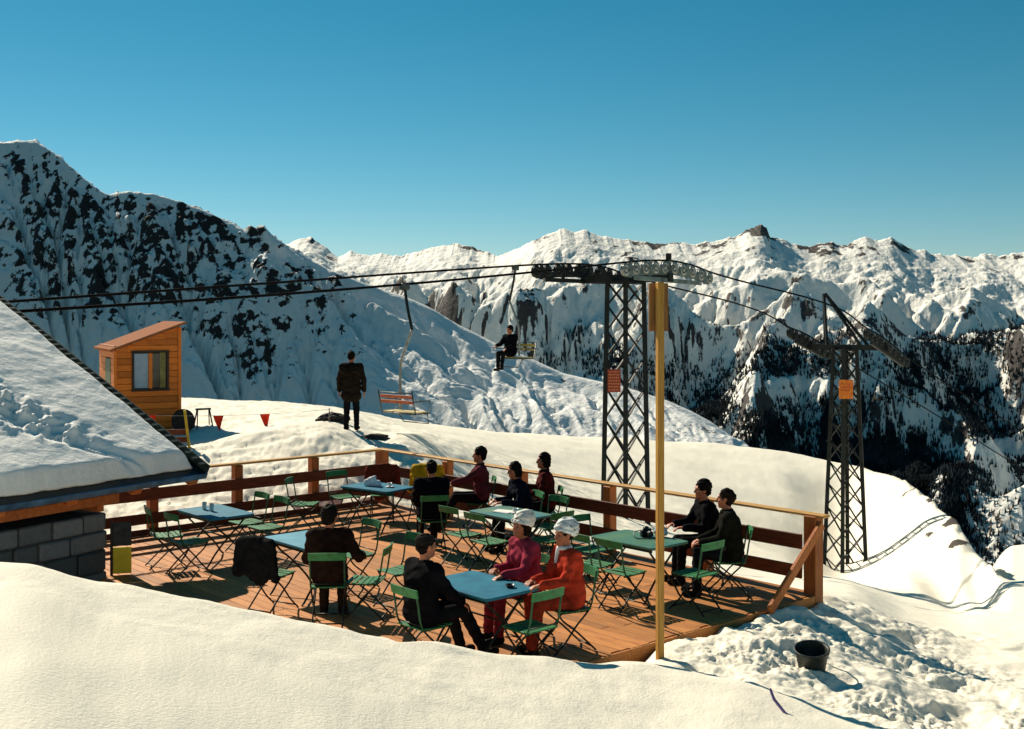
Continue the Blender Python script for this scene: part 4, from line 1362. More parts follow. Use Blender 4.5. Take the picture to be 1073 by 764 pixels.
b = MB(); b.box((0, 0, .004), (.21, .29, .006), bev=.001); b.box((.012, .01, .009), (.205, .28, .004), ((.98, .2, 0), (-.2, .98, 0), (0, 0, 1))); o = b.build('newspaper', M_PAPER); o.location = (-.12, 16.55, TT); o.rotation_euler = (0, 0, .9)
tag(o, 'folded pale papers on the patchy blue green table', 'papers')
for (x, y, lab) in ((.05, 16.42, 'white coffee cup on the patchy blue green table'), (-2.02, 18.9, 'white coffee cup on the corner table beside the bag')):
    r_ = empty('coffee_cup', (x, y, TT)); tag(r_, lab, 'cup')
    b = MB(); lathe(b, (0, 0, .01), [(.022, 0), (.036, .03), (.040, .06), (.036, .06), (.030, .02)]); b.tube([(.038, 0, .055), (.058, 0, .05), (.058, 0, .03), (.036, 0, .025)], .005, 6); b.build('cup', M_CHINA, r_, True)
    b = MB(); lathe(b, (0, 0, 0), [(.035, 0), (.070, .012), (.066, .014), (.03, .006)]); b.build('saucer', M_CHINA, r_, True)

# ================================================================== WOODEN POLE WITH SIGN BOARD
pole = empty('sign_pole', (wpt(691.5, 692, 11.87)[0], 11.87, 0))
tag(pole, 'tall yellow wooden pole with a narrow board at its top', 'signpost')
W_POLE = wood('yellow_pole_timber', rgb(204, 154, 74), rgb(158, 108, 44), (7, 7, .5), .55)
b = MB(); b.box((0, 0, 1.82), (.072, .070, 4.2), ((.95, .3, 0), (-.3, .95, 0), (0, 0, 1)), bev=.006, tint=.6)
po = b.build('pole', W_POLE, pole)
b = MB(); ax = ((.96, .28, 0), (-.28, .96, 0), (0, 0, 1))
b.box((-.005, .085, 3.66), (.215, .028, .50), ax, bev=.004, tint=.2)
b.build('board', wood('sign_board_timber', rgb(184, 132, 76), rgb(140, 94, 50), (6, 6, .8), .6), pole)
b = MB()
for z in (3.50, 3.82):
    b.box((.0, .112, z), (.20, .022, .05), ax, tint=.7)
b.build('batten', W_POLE, pole)

# ================================================================== CHALET WITH SNOWY ROOF
e2 = Vector((-.52, -.854, 0)).normalized(); g2 = Vector((-.854, .52, 0)).normalized()
K = Vector((-4.46, 16.7, 1.26)); PIT = math.radians(27.2); SL = 6.4; EL = 10.0
slp = g2 * math.cos(PIT) + Vector((0, 0, math.sin(PIT))); nrm = e2.cross(slp).normalized()
if nrm.z < 0: nrm = -nrm
chal = empty('chalet', (-5.56, 15.6, 0))
tag(chal, 'low stone chalet under a thick snow covered roof', 'chalet')
Mi = Matrix.Translation((5.56, -15.6, 0))


def loc_(v):
    return Vector(v) - Vector((-5.56, 15.6, 0))


W_SH = mat('roof_metal', rgb(88, 122, 150), .5, .3, var=.3, scale=5)
W_DARK = mat('wet_dark_eave', (.010, .011, .013), .35, var=.4, scale=9)
W_TIM = wood('chalet_timber', rgb(214, 122, 58), rgb(170, 86, 40), (3, 3, 3), .6)
# stone wall with courses: individual blocks in one wall mesh
def stone_mat():
    m, nt, b_ = new_mat('granite_blocks')
    at = N(nt, 'ShaderNodeAttribute', attribute_name='tint')
    geo = N(nt, 'ShaderNodeNewGeometry')
    no = N(nt, 'ShaderNodeTexNoise'); no.inputs['Scale'].default_value = 14; no.inputs['Detail'].default_value = 8; no.inputs['Roughness'].default_value = .7
    nt.links.new(geo.outputs['Position'], no.inputs['Vector'])
    m1 = N(nt, 'ShaderNodeMix', data_type='RGBA'); m1.inputs['A'].default_value = (.055, .065, .06, 1); m1.inputs['B'].default_value = (.21, .21, .18, 1)
    nt.links.new(at.outputs['Fac'], m1.inputs['Factor'])
    m2 = N(nt, 'ShaderNodeMix', data_type='RGBA', blend_type='MULTIPLY'); m2.inputs['Factor'].default_value = .85
    nt.links.new(m1.outputs['Result'], m2.inputs['A']); nt.links.new(no.outputs['Color'], m2.inputs['B'])
    hs = N(nt, 'ShaderNodeHueSaturation'); hs.inputs['Saturation'].default_value = .35; hs.inputs['Value'].default_value = 1.6
    nt.links.new(m2.outputs['Result'], hs.inputs['Color']); nt.links.new(hs.outputs['Color'], b_.inputs['Base Color'])
    b_.inputs['Roughness'].default_value = .85
    bp = N(nt, 'ShaderNodeBump'); bp.inputs['Strength'].default_value = .8; bp.inputs['Distance'].default_value = .02
    nt.links.new(no.outputs['Fac'], bp.inputs['Height']); nt.links.new(bp.outputs['Normal'], b_.inputs['Normal'])
    return m


MST = stone_mat()
W0 = Vector((-5.56, 15.6, 0)); out_e = -g2
b = MB()
# mortar core
core_c = W0 + e2 * 4.5 + g2 * 4.0 + Vector((0, 0, .35))
b.box(loc_(core_c - Z3 * .1), (9.0, 8.0, 1.2), (e2, g2, Z3), tint=.02)
z = -.25
while z < .86:
    hh = min(random.choice((.20, .25, .30, .34)), 1.0 - z)
    for (org, dr, ou, LN) in ((W0, e2, out_e, 9.0), (W0, g2, -e2, 8.0)):
        s = 0.0
        while s < LN:
            l = random.uniform(.28, .62)
            b.box(loc_(org + dr * (s + l / 2) + ou * .004 + Vector((0, 0, z + hh / 2))), (l - .018 - random.uniform(0, .02), .10 + random.uniform(0, .05), hh - .018 - random.uniform(0, .02)), (dr + Z3 * random.uniform(-.02, .02), ou, Z3), tint=random.random(), bev=.022)
            s += l
    z += hh
b.build('stone_wall', MST, chal)
# gable of boards over the wall
b = MB()
for (off) in (0.0, 8.9):
    p0 = W0 + e2 * off
    hgt = 4.0 * math.tan(PIT)
    pts = [p0 + Z3 * .9, p0 + g2 * 8 + Z3 * .9, p0 + g2 * 8 + Z3 * 1.28, p0 + g2 * 4.3 + Z3 * (1.2 + 4.0 * math.tan(PIT)), p0 + Z3 * 1.28]
    q = [v_ + e2 * .1 for v_ in pts]
    b.add([loc_(v_) for v_ in pts + q], [(0, 1, 2, 3, 4), (9, 8, 7, 6, 5)] + [(i, (i + 1) % 5 + 0, (i + 1) % 5 + 5, i + 5) for i in range(5)])
b.build('gable', W_TIM, chal)
b = MB(); b.box(loc_(W0 + e2 * 4.45 - g2 * .01 + Z3 * 1.075), (9.2, .26, .13), (e2, g2, Z3), tint=.2, bev=.01); b.build('wall_plate', W_TIM, chal)
# rafters with visible tails
for s in (.12, 1.15, 2.2, 3.25, 4.3, 5.3):
    p0 = K + e2 * s - nrm * .13
    b = MB(); b.bar(loc_(p0 + slp * .05), loc_(p0 + slp * 2.6), .16, .17, up=nrm, tint=random.uniform(.5, .9), bev=.008); b.build('rafter', W_TIM, chal)
# roof decking
b = MB(); b.box(loc_(K + e2 * EL / 2 + slp * SL / 2 - nrm * .02), (EL, SL, .05), (e2, slp, nrm), tint=.2)
K2 = K + g2 * (2 * SL * math.cos(PIT)); slp2 = -g2 * math.cos(PIT) + Z3 * math.sin(PIT); nrm2 = Vector((0, 0, 1)).cross(e2); nrm2 = e2.cross(slp2); nrm2 = nrm2 if nrm2.z > 0 else -nrm2
b.box(loc_(K2 + e2 * EL / 2 + slp2 * SL / 2 - nrm2 * .02), (EL, SL - .05, .05), (e2, slp2, nrm2), tint=.2)
roof = b.build('roof', W_DARK, chal)
b = MB()
b.box(loc_(K + e2 * EL / 2 - slp * .015 - nrm * .03), (EL + .02, .03, .085), (e2, slp, nrm), bev=.005)
b.build('fascia', W_SH, roof)
b = MB()
b.box(loc_(K + slp * SL / 2 - e2 * .02 + nrm * .06), (.03, SL, .13), (e2, slp, nrm), bev=.005)
nrib = 40
for k in range(nrib):
    b.box(loc_(K + slp * (SL * (k + .5) / nrib) + e2 * .07 + nrm * .13), (.11, .05, .014), (e2, slp, nrm))
b.build('verge_strip', mat('verge_metal', rgb(52, 66, 60), .5, .2, var=.3, scale=8), roof)
# wet dark eave edge where the snow has slid back
# snow blanket
sN, tN = 300, 200
ss = np.linspace(0, 1, sN); ts = np.linspace(0, 1, tN)
SS, TS = np.meshgrid(ss, ts)
sl_ = .16 + SS * (EL - .2); tl_ = .02 + TS * (SL - .06)
jag = .05 * fbm(sl_ * 2.3, sl_ * 0 + 2, 4, 401) + .03
tl2 = tl_ + jag * (1 - TS) ** 3 * 1.0 + .10 * (1 - sstep(0, .08, TS))
thick = .24 + .06 * fbm(sl_ * .8, tl_ * .8, 3, 411) + .012 * fbm(sl_ * 5, tl_ * 5, 3, 413)
# tumbled lumps and a slide track down the roof
trk = np.abs((sl_ - 1.0) - (tl_ * .62) - .2 * np.sin(tl_ * 1.7))
band = np.exp(-(trk / .42) ** 2) * sstep(.5, 1.2, tl_)
thick += band * (np.clip(fbm(sl_ * 4.2, tl_ * 4.2, 4, 421), -.2, 1) * .28 - .03)
band2 = np.exp(-((sl_ - 2.6 - .55 * tl_) / .8) ** 2) * sstep(1.6, 2.6, tl_)
thick += band2 * (np.clip(fbm(sl_ * 3.2, tl_ * 3.2, 4, 431), -.2, 1) * .22)
thick -= .10 * np.exp(-((trk - .1) / .12) ** 2) * (1 - sstep(1.2, 2.4, tl_))
edge = np.minimum(np.minimum(sstep(0, .035, TS), sstep(0, .018, SS)), np.minimum(1 - sstep(.985, 1, TS), 1 - sstep(.985, 1, SS)))
thick = thick * (.12 + .88 * edge ** .6)
Kn = np.array(K); En = np.array(e2); Sn = np.array(slp); Nn = np.array(nrm)
SV = Kn + sl_[..., None] * En + tl2[..., None] * Sn + (thick + .012)[..., None] * Nn
top = SV.reshape(-1, 3); bot = (Kn + sl_[..., None] * En + tl2[..., None] * Sn + .010 * Nn).reshape(-1, 3)
gf = grid_faces(tN, sN)
per = np.concatenate([np.arange(sN), np.arange(1, tN) * sN + sN - 1, (tN - 1) * sN + np.arange(sN - 2, -1, -1), np.arange(tN - 2, 0, -1) * sN])
sk = np.stack([per, np.roll(per, -1), np.roll(per, -1) + len(top), per + len(top)], 1)
fl = np.concatenate([gf, gf[:, ::-1] + len(top), sk[:, ::-1]])
vv = np.concatenate([top, bot]) - np.array([-5.56, 15.6, 0])
MAT_RSNOW = terrain_mat('roof_snow', 1.3, (.1, .1, .1), (.05, .05, .05), .9, fine=.02, fine_scale=11.0, snowc=(.86, .84, .79))
mesh_np('roof_snow', vv, fl[:, ::-1], MAT_RSNOW, True, {'rock': np.zeros(len(vv))}, chal)

# notice panel standing at the wall corner
pn = empty('notice_board', (-5.36, 15.75, 0), math.atan2(.25, .97)); tag(pn, 'narrow board with dark upper and yellow lower panel beside stone wall', 'board')
b = MB(); b.box((.0, 0, .20), (.24, .03, .36), bev=.004); b.build('lower_panel', mat('yellow_panel_paint', rgb(214, 190, 40), .5, var=.1), pn)
b = MB(); b.box((.0, 0, .56), (.24, .03, .32), bev=.004); b.build('upper_panel', mat('dark_panel', (.03, .035, .035), .6, var=.3, scale=12), pn)
b = MB(); b.box((-.14, 0, .37), (.035, .045, .74), bev=.004); b.build('upright', mat('dark_upright', (.03, .02, .014), .6), pn)

# ================================================================== ORANGE KIOSK
kN = Vector((wpt(121, 400, 27.5)[0], 27.5, 0)); fdir = Vector((.88, .475, 0)).normalized(); sdir = Vector((-.475, .88, 0)).normalized()
kz = ground_z(kN.x + .5, kN.y + .5) - .02
kio = empty('lift_cabin', (kN.x, kN.y, kz), math.atan2(fdir.y, fdir.x)); tag(kio, 'orange wooden lift operator cabin with sloping roof', 'hut')
kW, kD, hL, hR = 1.50, 2.3, 2.06, 2.62
W_K = wood('cabin_cladding', rgb(222, 130, 46), rgb(186, 94, 26), (1.2, 1.2, 9), .55)
b = MB()
nb = 17
# clad walls as boards: front (y=0) with sloping top, sides, rear
def clad(p0, dr, ou, LN, h0, h1, skip=None):
    hb = .155; z_ = 0.0
    while z_ < max(h0, h1):
        # board spans the part of the wall lying under the roof line
        a0, a1 = 0.0, LN
        zt = z_ + hb
        if h1 > h0 and zt > h0:
            a0 = max(0, (zt - h0) / (h1 - h0) * LN)
        if h0 > h1 and zt > h1:
            a1 = LN * (1 - (zt - h1) / (h0 - h1))
        spans = [(a0, a1)]
        if skip:
            (sa, sb, sz0, sz1) = skip
            if zt > sz0 + .01 and z_ < sz1 - .01:
                spans = [(a0, sa), (sb, a1)]
        for (x0, x1) in spans:
            if x1 - x0 > .03:
                b.box(p0 + dr * ((x0 + x1) / 2) + ou * random.uniform(-.002, .002) + Z3 * (z_ + hb / 2), (x1 - x0, .04, hb - .008), (dr, ou, Z3), tint=random.random(), bev=.006)
        z_ += hb
X3 = Vector((1, 0, 0)); Y3 = Vector((0, 1, 0))
WIN = (.40, 1.22, 1.085, 2.015)
clad(Vector((0, 0, 0)), X3, -Y3, kW, hL, hR, WIN)
DOOR = (.55, 1.35, 0.0, 1.86)
clad(Vector((0, .02, 0)), Y3, -X3, kD, hL, hL, DOOR)
clad(Vector((kW, .02, 0)), Y3, X3, kD, hR, hR)
clad(Vector((0, kD, 0)), X3, Y3, kW, hL, hR)
# wedge under the roof
for y_ in (0.0, kD):
    pts = [(0, y_ - .012, hL - .17), (kW, y_ - .012, hR - .17), (kW, y_ - .012, hR), (0, y_ - .012, hL)]
    pts2 = [(x, y + .024, z_) for (x, y, z_) in pts]
    b.add(pts + pts2, [(0, 1, 2, 3), (7, 6, 5, 4), (0, 4, 5, 1), (1, 5, 6, 2), (2, 6, 7, 3), (3, 7, 4, 0)], tint=.5)
b.build('cladding', W_K, kio)
b = MB(); b.box((kW / 2, kD / 2, .9), (kW - .08, kD - .08, 1.8)); 
inn = mat('cabin_interior', (.05, .03, .02), .8)
b = MB(); b.box((kW / 2, kD / 2, .02), (kW - .05, kD - .05, .04)); b.box((kW / 2, kD - .06, 1.0), (kW - .05, .03, 2.0)); b.build('interior', inn, kio)
for (x, y_, h_) in ((-.01, -.01, hL - .02), (kW + .01, -.01, hR - .02)):
    b = MB(); b.box((x, y_, h_ / 2), (.075, .075, h_), bev=.006, tint=.8); b.build('corner_board', W_K, kio)
b = MB(); sl = math.atan2(hR - hL, kW); dx_ = Vector((math.cos(sl), 0, math.sin(sl))); nx_ = Vector((-math.sin(sl), 0, math.cos(sl)))
cen_ = Vector((kW / 2, kD / 2, (hL + hR) / 2 + .05)); b.box(cen_, (kW / math.cos(sl) + .30, kD + .3, .055), (dx_, Y3, nx_), tint=.5, bev=.006)
b.build('roof', wood('cabin_roof_boards', rgb(168, 108, 74), rgb(128, 78, 50), (1, 8, 8), .85, .03), kio)
M_PANE = mat('window_glass', (.20, .34, .48), .08, var=.1, spec=.9)
wf = MB()
xm = (WIN[0] + WIN[1]) / 2
for (c_, s_) in (((xm, -.02, WIN[2] - .0), (.90, .07, .06)), ((xm, -.02, WIN[3]), (.90, .07, .05)), ((WIN[0], -.02, (WIN[2] + WIN[3]) / 2), (.055, .07, .88)), ((WIN[1], -.02, (WIN[2] + WIN[3]) / 2), (.055, .07, .88))):
    wf.box(c_, s_, bev=.005)
M_WF = mat('dark_window_frame', (.035, .022, .014), .5, var=.2)
wfo = wf.build('window', M_WF, kio)
b = MB(); b.box((xm, -.015, (WIN[2] + WIN[3]) / 2), (.09, .05, .86), bev=.005, tint=.7); b.build('mullion', W_K, wfo)
b = MB(); b.box(((WIN[0] + xm) / 2 - .01, .0, (WIN[2] + WIN[3]) / 2), (.33, .01, .84)); b.build('pane', M_PANE, wfo)
b = MB(); b.box(((WIN[1] + xm) / 2 + .01, .004, (WIN[2] + WIN[3]) / 2), (.33, .01, .84)); b.build('pane', mat('dark_window_glass', (.03, .035, .03), .1, spec=.8), wfo)
b = MB()
for k in range(7):
    b.tube([((WIN[1] + xm) / 2 + .035 + k * .018, -.012 + .005 * (k % 2), WIN[2] + .04), ((WIN[1] + xm) / 2 + .035 + k * .018, -.012 + .005 * (k % 2), WIN[3] - .03)], .010, 6)
b.build('curtain', cloth('yellow_curtain', rgb(150, 144, 92)), wfo)
b = MB(); b.box((-.012, (DOOR[0] + DOOR[1]) / 2, .93), (.035, .76, 1.82), bev=.006); dr_ = b.build('door', mat('green_door_paint', rgb(70, 92, 62), .5, var=.15), kio)
b = MB(); b.tube([(-.045, DOOR[0] + .12, .95), (-.045, DOOR[0] + .22, .95)], .012, 8); b.build('handle', M_FRAME, dr_)

# ------------------------------------------------------------------ small things by the cabin
def at_ground(px, Y):
    x = (px - CX) * Y / F
    return (x, Y, ground_z(x, Y))


p_ = at_ground(192, 27.2)
dr = empty('cable_drum', (p_[0], p_[1], p_[2]), .3); tag(dr, 'dark cable drum lying against the base of the orange cabin', 'drum')
b = MB()
for y_ in (-.16, .16):
    b.disc((0, y_, .26), (0, 1, 0), .27, .035, 22)
b.build('flange', mat('dark_drum', (.02, .016, .014), .6, var=.4, scale=14), dr)
b = MB(); b.tube([(0, -.15, .26), (0, .15, .26)], .18, 18); b.build('coil', mat('dark_cable_coil', (.012, .011, .010), .7, bump=.5, bscale=70), dr)
p_ = at_ground(213, 27.6)
tr = empty('trestle', p_, .5); tag(tr, 'small dark folding trestle standing in snow by the cabin', 'trestle')
for sx in (-1, 1):
    for sy in (-1, 1):
        b = MB(); b.bar((sx * .14, sy * .03, .42), (sx * .19, sy * .18, -.03), .025); b.build('leg', M_FRAME, tr)
b = MB(); b.box((0, 0, .43), (.36, .08, .04)); b.build('bar', M_FRAME, tr)
# leaning barrier: yellow upright and brown planks
p_ = at_ground(198, 24.6)
ba = empty('barrier', p_, .2); tag(ba, 'yellow leaning stake with brown planks behind the roof corner', 'barrier')
b = MB(); b.bar((.02, 0, -.1), (-.09, 0, .82), .10, .05, tint=.6); b.build('stake', mat('yellow_stake_paint', rgb(196, 164, 44), .6, var=.2), ba)
for z_ in (.18, .34):
    b = MB(); b.box((-.75, .05, z_), (1.5, .04, .12), tint=.4, bev=.005); b.build('plank', W_RAIL, ba)
# red pennants on a cord
cA = Vector(wpt(110, 433, 25.6)); cB = Vector(wpt(345, 429, 26.4))
for (c_, lab) in ((cA, 'left thin stake holding the pennant cord behind the roof'), (cB, 'right thin stake holding the pennant cord near the standing man')):
    gz = ground_z(c_.x, c_.y); b = MB(); b.tube([(0, 0, -.2), (0, 0, c_.z - gz + .03)], .012, 7); o = b.build('stake', mat('grey_stake', (.25, .22, .18), .7), None, True); o.location = (c_.x, c_.y, gz); tag(o, lab, 'stake', 'stakes of the pennant cord')
cord = lambda t: cA.lerp(cB, t) - Z3 * (.10 * 4 * t * (1 - t))
b = MB(); b.tube([cord(i / 24) for i in range(25)], .004, 5); o = b.build('cord', mat('pale_cord', (.5, .48, .42), .8)); tag(o, 'thin cord carrying red pennants across the snow', 'cord')
M_RED = cloth('red_bunting', rgb(232, 60, 36), .7)
for (px, lab) in ((157, 'red pennant partly hidden at the roof edge beside the cabin'), (227, 'red pennant just right of the orange cabin'), (276, 'red pennant nearest the standing man')):
    t = (px - 110) / 235.0; c_ = cord(t); d_ = (cB - cA).normalized()
    w = .115; hgt = .36
    pts = []; fs = []
    nrow = 6; ncol = 5
    nn = d_.cross(Z3)
    for sgn in (-1, 1):
        for i in range(nrow):
            f_ = i / (nrow - 1)
            for j in range(ncol):
                x = (j / (ncol - 1) - .5) * 2 * w * (1 - f_ * .97)
                pts.append(d_ * (x + .03 * f_ * f_ + (.02 if px == 276 else -.0) * f_) - Z3 * (hgt * f_) + nn * (sgn * .004 + .03 * math.sin(f_ * 3 + j * .9 + px)))
    n0 = nrow * ncol
    for i in range(nrow - 1):
        for j in range(ncol - 1):
            a = i * ncol + j
            fs.append((a, a + 1, a + ncol + 1, a + ncol)); fs.append((n0 + a, n0 + a + ncol, n0 + a + ncol + 1, n0 + a + 1))
    b = MB(); b.add(pts, fs); o = b.build('pennant', M_RED, None, True); o.location = c_
    tag(o, lab, 'pennant', 'red pennants on the cord')
# dark boulders breaking the snow
M_ROCK = mat('dark_boulder', (.035, .028, .024), .85, var=.4, scale=4, bump=.8, bscale=9)


def boulder(px, Y, r, sz, seed, label):
    import bmesh
    bm = bmesh.new(); bmesh.ops.create_icosphere(bm, subdivisions=4, radius=1)
    for v in bm.verts:
        c = np.array(v.co); n1 = float(fbm(np.array([c[0] * 1.3 + seed]), np.array([c[1] * 1.3 + c[2] * 1.7]), 4, 500 + seed)[0])
        s = 1 + .45 * n1; s = round(s * 7) / 7 * .4 + s * .6
        v.co = Vector((c[0] * r * sz[0] * s, c[1] * r * sz[1] * s, c[2] * r * sz[2] * s))
    me = bpy.data.meshes.new('boulder'); bm.to_mesh(me); bm.free(); me.materials.append(M_ROCK)
    for pl in me.polygons: pl.use_smooth = False
    o = bpy.data.objects.new('boulder', me); COL.objects.link(o)
    p_ = at_ground(px, Y); o.location = (p_[0], p_[1], p_[2] + .02)
    tag(o, label, 'rock')
    return o


boulder(349, 27.0, .30, (1.25, .9, .62), 1, 'dark boulder breaking the snow left of the standing man')
boulder(393, 25.4, .24, (1.4, .8, .42), 2, 'flat dark boulder in snow below the empty lift chair')
# bucket in the churned snow
p_ = at_ground(851, 11.75)
bk = empty('bucket', (p_[0], p_[1], p_[2] - .03)); bk.rotation_euler = (math.radians(10), math.radians(-9), .4); tag(bk, 'dark metal bucket standing in churned snow at lower right', 'bucket')
M_BK = mat('dark_bucket_iron', (.03, .034, .03), .5, .3, var=.4, scale=10, bump=.3, bscale=20)
b = MB(); lathe(b, (0, 0, 0), [(.115, 0), (.125, .02), (.165, .28), (.178, .30), (.178, .315), (.162, .315), (.155, .28), (.110, .05), (.05, .045)], 28); b.build('pail', M_BK, bk, True)
b = MB(); b.tube(spline([(.17, 0, .28), (.25, .03, .22), (.24, .06, .10), (.20, .06, .05)], 5), .008, 6); b.tube([(.165, -.02, .26), (.19, 0, .27), (.165, .02, .26)], .012, 6); b.build('handle', M_FRAME, bk)
# stick
p_ = at_ground(812, 10.0)
b = MB(); b.tube([(-.02, .10, .14), (.0, .04, .07), (.10, -.12, -.05)], [.012, .014, .014], 7); o = b.build('stick', mat('violet_stick', (.16, .11, .28), .5)); o.location = p_; tag(o, 'short violet stick poking out of the foreground snow', 'stick')

# ================================================================== CHAIRLIFT
Ld = Vector((13.96 - 3.57, 12.0, 0)).normalized(); Ad = Vector((Ld.y, -Ld.x, 0))
P1 = Vector((3.57, 36.0, -3.1)); P2 = Vector((13.96, 48.0, -7.75))
M_STEEL = mat('pylon_steel', (.011, .015, .014), .6, .1, var=.35, scale=3)
M_GALV = mat('galvanised_plate', (.16, .20, .19), .5, .4, var=.3, scale=4)
M_RIM = mat('sheave_rim', (.30, .32, .30), .45, .4, var=.2, scale=8)


def pylon(base, h, wb, wt, rot, label, n, train1, train2, sign):
    root = empty('lift_pylon', base, rot)
    tag(root, label, 'pylon', 'lattice pylons of the chairlift')
    cs = [(1, 1), (-1, 1), (-1, -1), (1, -1)]
    for (sx, sy) in cs:
        b = MB()
        p0 = Vector((sx * wb / 2, sy * wb / 2, -.6)); p1 = Vector((sx * wt / 2, sy * wt / 2, h))
        b.bar(p0, p1, .15, .15); b.build('leg', M_STEEL, root)
    for f_ in range(4):
        a = cs[f_]; c_ = cs[(f_ + 1) % 4]
        b = MB()
        zs = [0]
        for i in range(n):
            zs.append(zs[-1] + 1.0 * (1 - .45 * i / n))
        zs = [z_ / zs[-1] * (h - .1) for z_ in zs]
        W = lambda q, z_: Vector((q[0] * (wb + (wt - wb) * z_ / h) / 2, q[1] * (wb + (wt - wb) * z_ / h) / 2, z_))
        for i in range(n):
            b.bar(W(a, zs[i]), W(c_, zs[i + 1]), .065, .03); b.bar(W(c_, zs[i] + .02), W(a, zs[i + 1] + .02), .065, .03)
        b.bar(W(a, h - .1), W(c_, h - .1), .07, .07)
        b.build('bracing', M_STEEL, root)
    Ri = Matrix.Rotation(-rot, 3, 'Z')
    lw = lambda v: Ri @ (Vector(v) - base)
    L_ = Ri @ Ld; A_ = Ri @ Ad
    return root, lw, L_, A_


def sheave_train(root, lw, ropefn, s0, s1, nwheel, plate_mat, rim_mat, side, R=.19):
    """wheels under the rope between s0 and s1 along the line with a beam below; ropefn(s) gives the world point"""
    tr_ = MB()
    axis = (lw(ropefn(0) + Ad) - lw(ropefn(0))).normalized()
    pts = [ropefn(s0 + (s1 - s0) * (i + .5) / nwheel) - Z3 * (R + .02) for i in range(nwheel)]
    for i in range(nwheel - 1):
        tr_.bar(lw(pts[i] - Z3 * .12), lw(pts[i + 1] - Z3 * .12), .05, .20, bev=.0)
    m = nwheel // 2
    for i in range(0, nwheel - 1, 2):
        tr_.bar(lw(pts[i] - Z3 * .02), lw(pts[i + 1] - Z3 * .02), .09, .09)
        mid = (pts[i] + pts[i + 1]) / 2
        tr_.bar(lw(mid + Z3 * .22), lw(mid - Z3 * .25), .06, .10)
    tr_.bar(lw(pts[1] - Z3 * .27), lw(pts[-2] - Z3 * .27), .10, .13)
    t = tr_.build('sheave_train', plate_mat, root)
    for p in pts:
        b = MB(); b.disc(lw(p), axis, R, .09, 20, inner=.09); b.disc(lw(p), axis, .075, .11, 12)
        b.build('sheave', rim_mat, t, True)
    return t


AH1, AH2n, AH2f = 1.6, 1.75, 1.6
n1 = lambda s: P1 + Ad * AH1 + Ld * s
f1 = lambda s: P1 - Ad * AH1 + Ld * s
# ropes: world points (along s from pylon one), heights fitted to the photo
NR_PTS = [(-21.5, 3.55), (-15.5, 3.93), (-11.05, 4.27), (-6.6, 4.66), (-2.4, 5.06), (-1.2, 5.16), (0, 5.20), (1.2, 5.12), (2.4, 4.92)]
FR_PTS = [(-20.5, 3.70), (-12, 4.36), (-6, 4.83), (-2.2, 5.10), (-1, 5.16), (0, 5.18), (1.2, 5.10), (2.2, 4.92)]
l12 = (P2 - P1); l12.z = 0; l12 = l12.length
N2_PTS = [(l12 - 4.0, 3.70), (l12 - 1.9, 3.02), (l12 - .6, 2.70), (l12 + .6, 2.33), (l12 + 1.9, 1.86), (l12 + 14, -1.6), (l12 + 40, -9.5)]
F2_PTS = [(l12 - 4.0, 3.60), (l12 - 1.9, 3.02), (l12 - .6, 2.76), (l12 + .6, 2.43), (l12 + 1.9, 1.98), (l12 + 14, -1.6), (l12 + 40, -9.5)]


def rope_curve(a1, pts, a2, off2):
    out = []
    for (s, z_) in pts:
        q = P1 + Ad * a1 + Ld * s; q.z = z_; out.append((s, q))
    for (s, z_) in off2:
        q = P1 + Ad * a2 + Ld * s; q.z = z_; out.append((s, q))
    return out


near_c = rope_curve(AH1, NR_PTS, AH2n, N2_PTS); far_c = rope_curve(-AH1, FR_PTS, -AH2f, F2_PTS)


def rope_at(curve):
    xs = [s for s, _ in curve]
    X_ = [q.x for _, q in curve]; Y_ = [q.y for _, q in curve]; Z_ = [q.z for _, q in curve]
    return lambda s: Vector((float(np.interp(s, xs, X_)), float(np.interp(s, xs, Y_)), float(pchip_interp(xs, Z_, s))))


rope_n = rope_at(near_c); rope_f = rope_at(far_c)
M_ROPE = mat('steel_rope', (.010, .010, .011), .9, 0, var=.3, scale=20, spec=.03)
for (fn, lab, rr) in ((rope_n, 'nearer dark haul rope of the chairlift', .030), (rope_f, 'farther dark haul rope of the chairlift', .030)):
    b = MB(); ss_ = np.concatenate([np.linspace(-20.5, -3, 30), np.linspace(-2.8, 2.8, 24), np.linspace(3.2, l12 - 2.4, 14), np.linspace(l12 - 2.2, l12 + 2.2, 16), np.linspace(l12 + 3, l12 + 39, 24)])
    b.tube([fn(s) for s in ss_], rr, 7); o = b.build('haul_rope', M_ROPE, None, True)
    tag(o, lab, 'cable', 'haul ropes of the chairlift')

ang1 = math.atan2(P1.x, P1.y); rot1 = math.radians(45) - ang1 + .0
r1, lw1, L1, A1 = pylon(P1, 7.75, 1.02, .80, math.radians(45) - ang1, 'nearer dark lattice lift pylon with red sign rising behind the railing', 8, None, None, None)
b = MB(); b.bar(lw1(P1 + Ad * (AH1 + .1) + Z3 * 7.78), lw1(P1 - Ad * (AH1 + .1) + Z3 * 7.78), .22, .26); b.build('cross_arm', M_STEEL, r1)
sheave_train(r1, lw1, rope_n, -2.55, 2.6, 10, M_GALV, M_RIM, 1)
sheave_train(r1, lw1, rope_f, -2.75, 2.1, 9, M_STEEL, M_STEEL, -1)
b = MB(); b.tube([lw1(P1 + Ad * AH1 + Z3 * 8.3), lw1(P1 + Ad * AH1 + Z3 * 8.52)], .09, 10); b.build('lamp_stub', M_STEEL, r1)
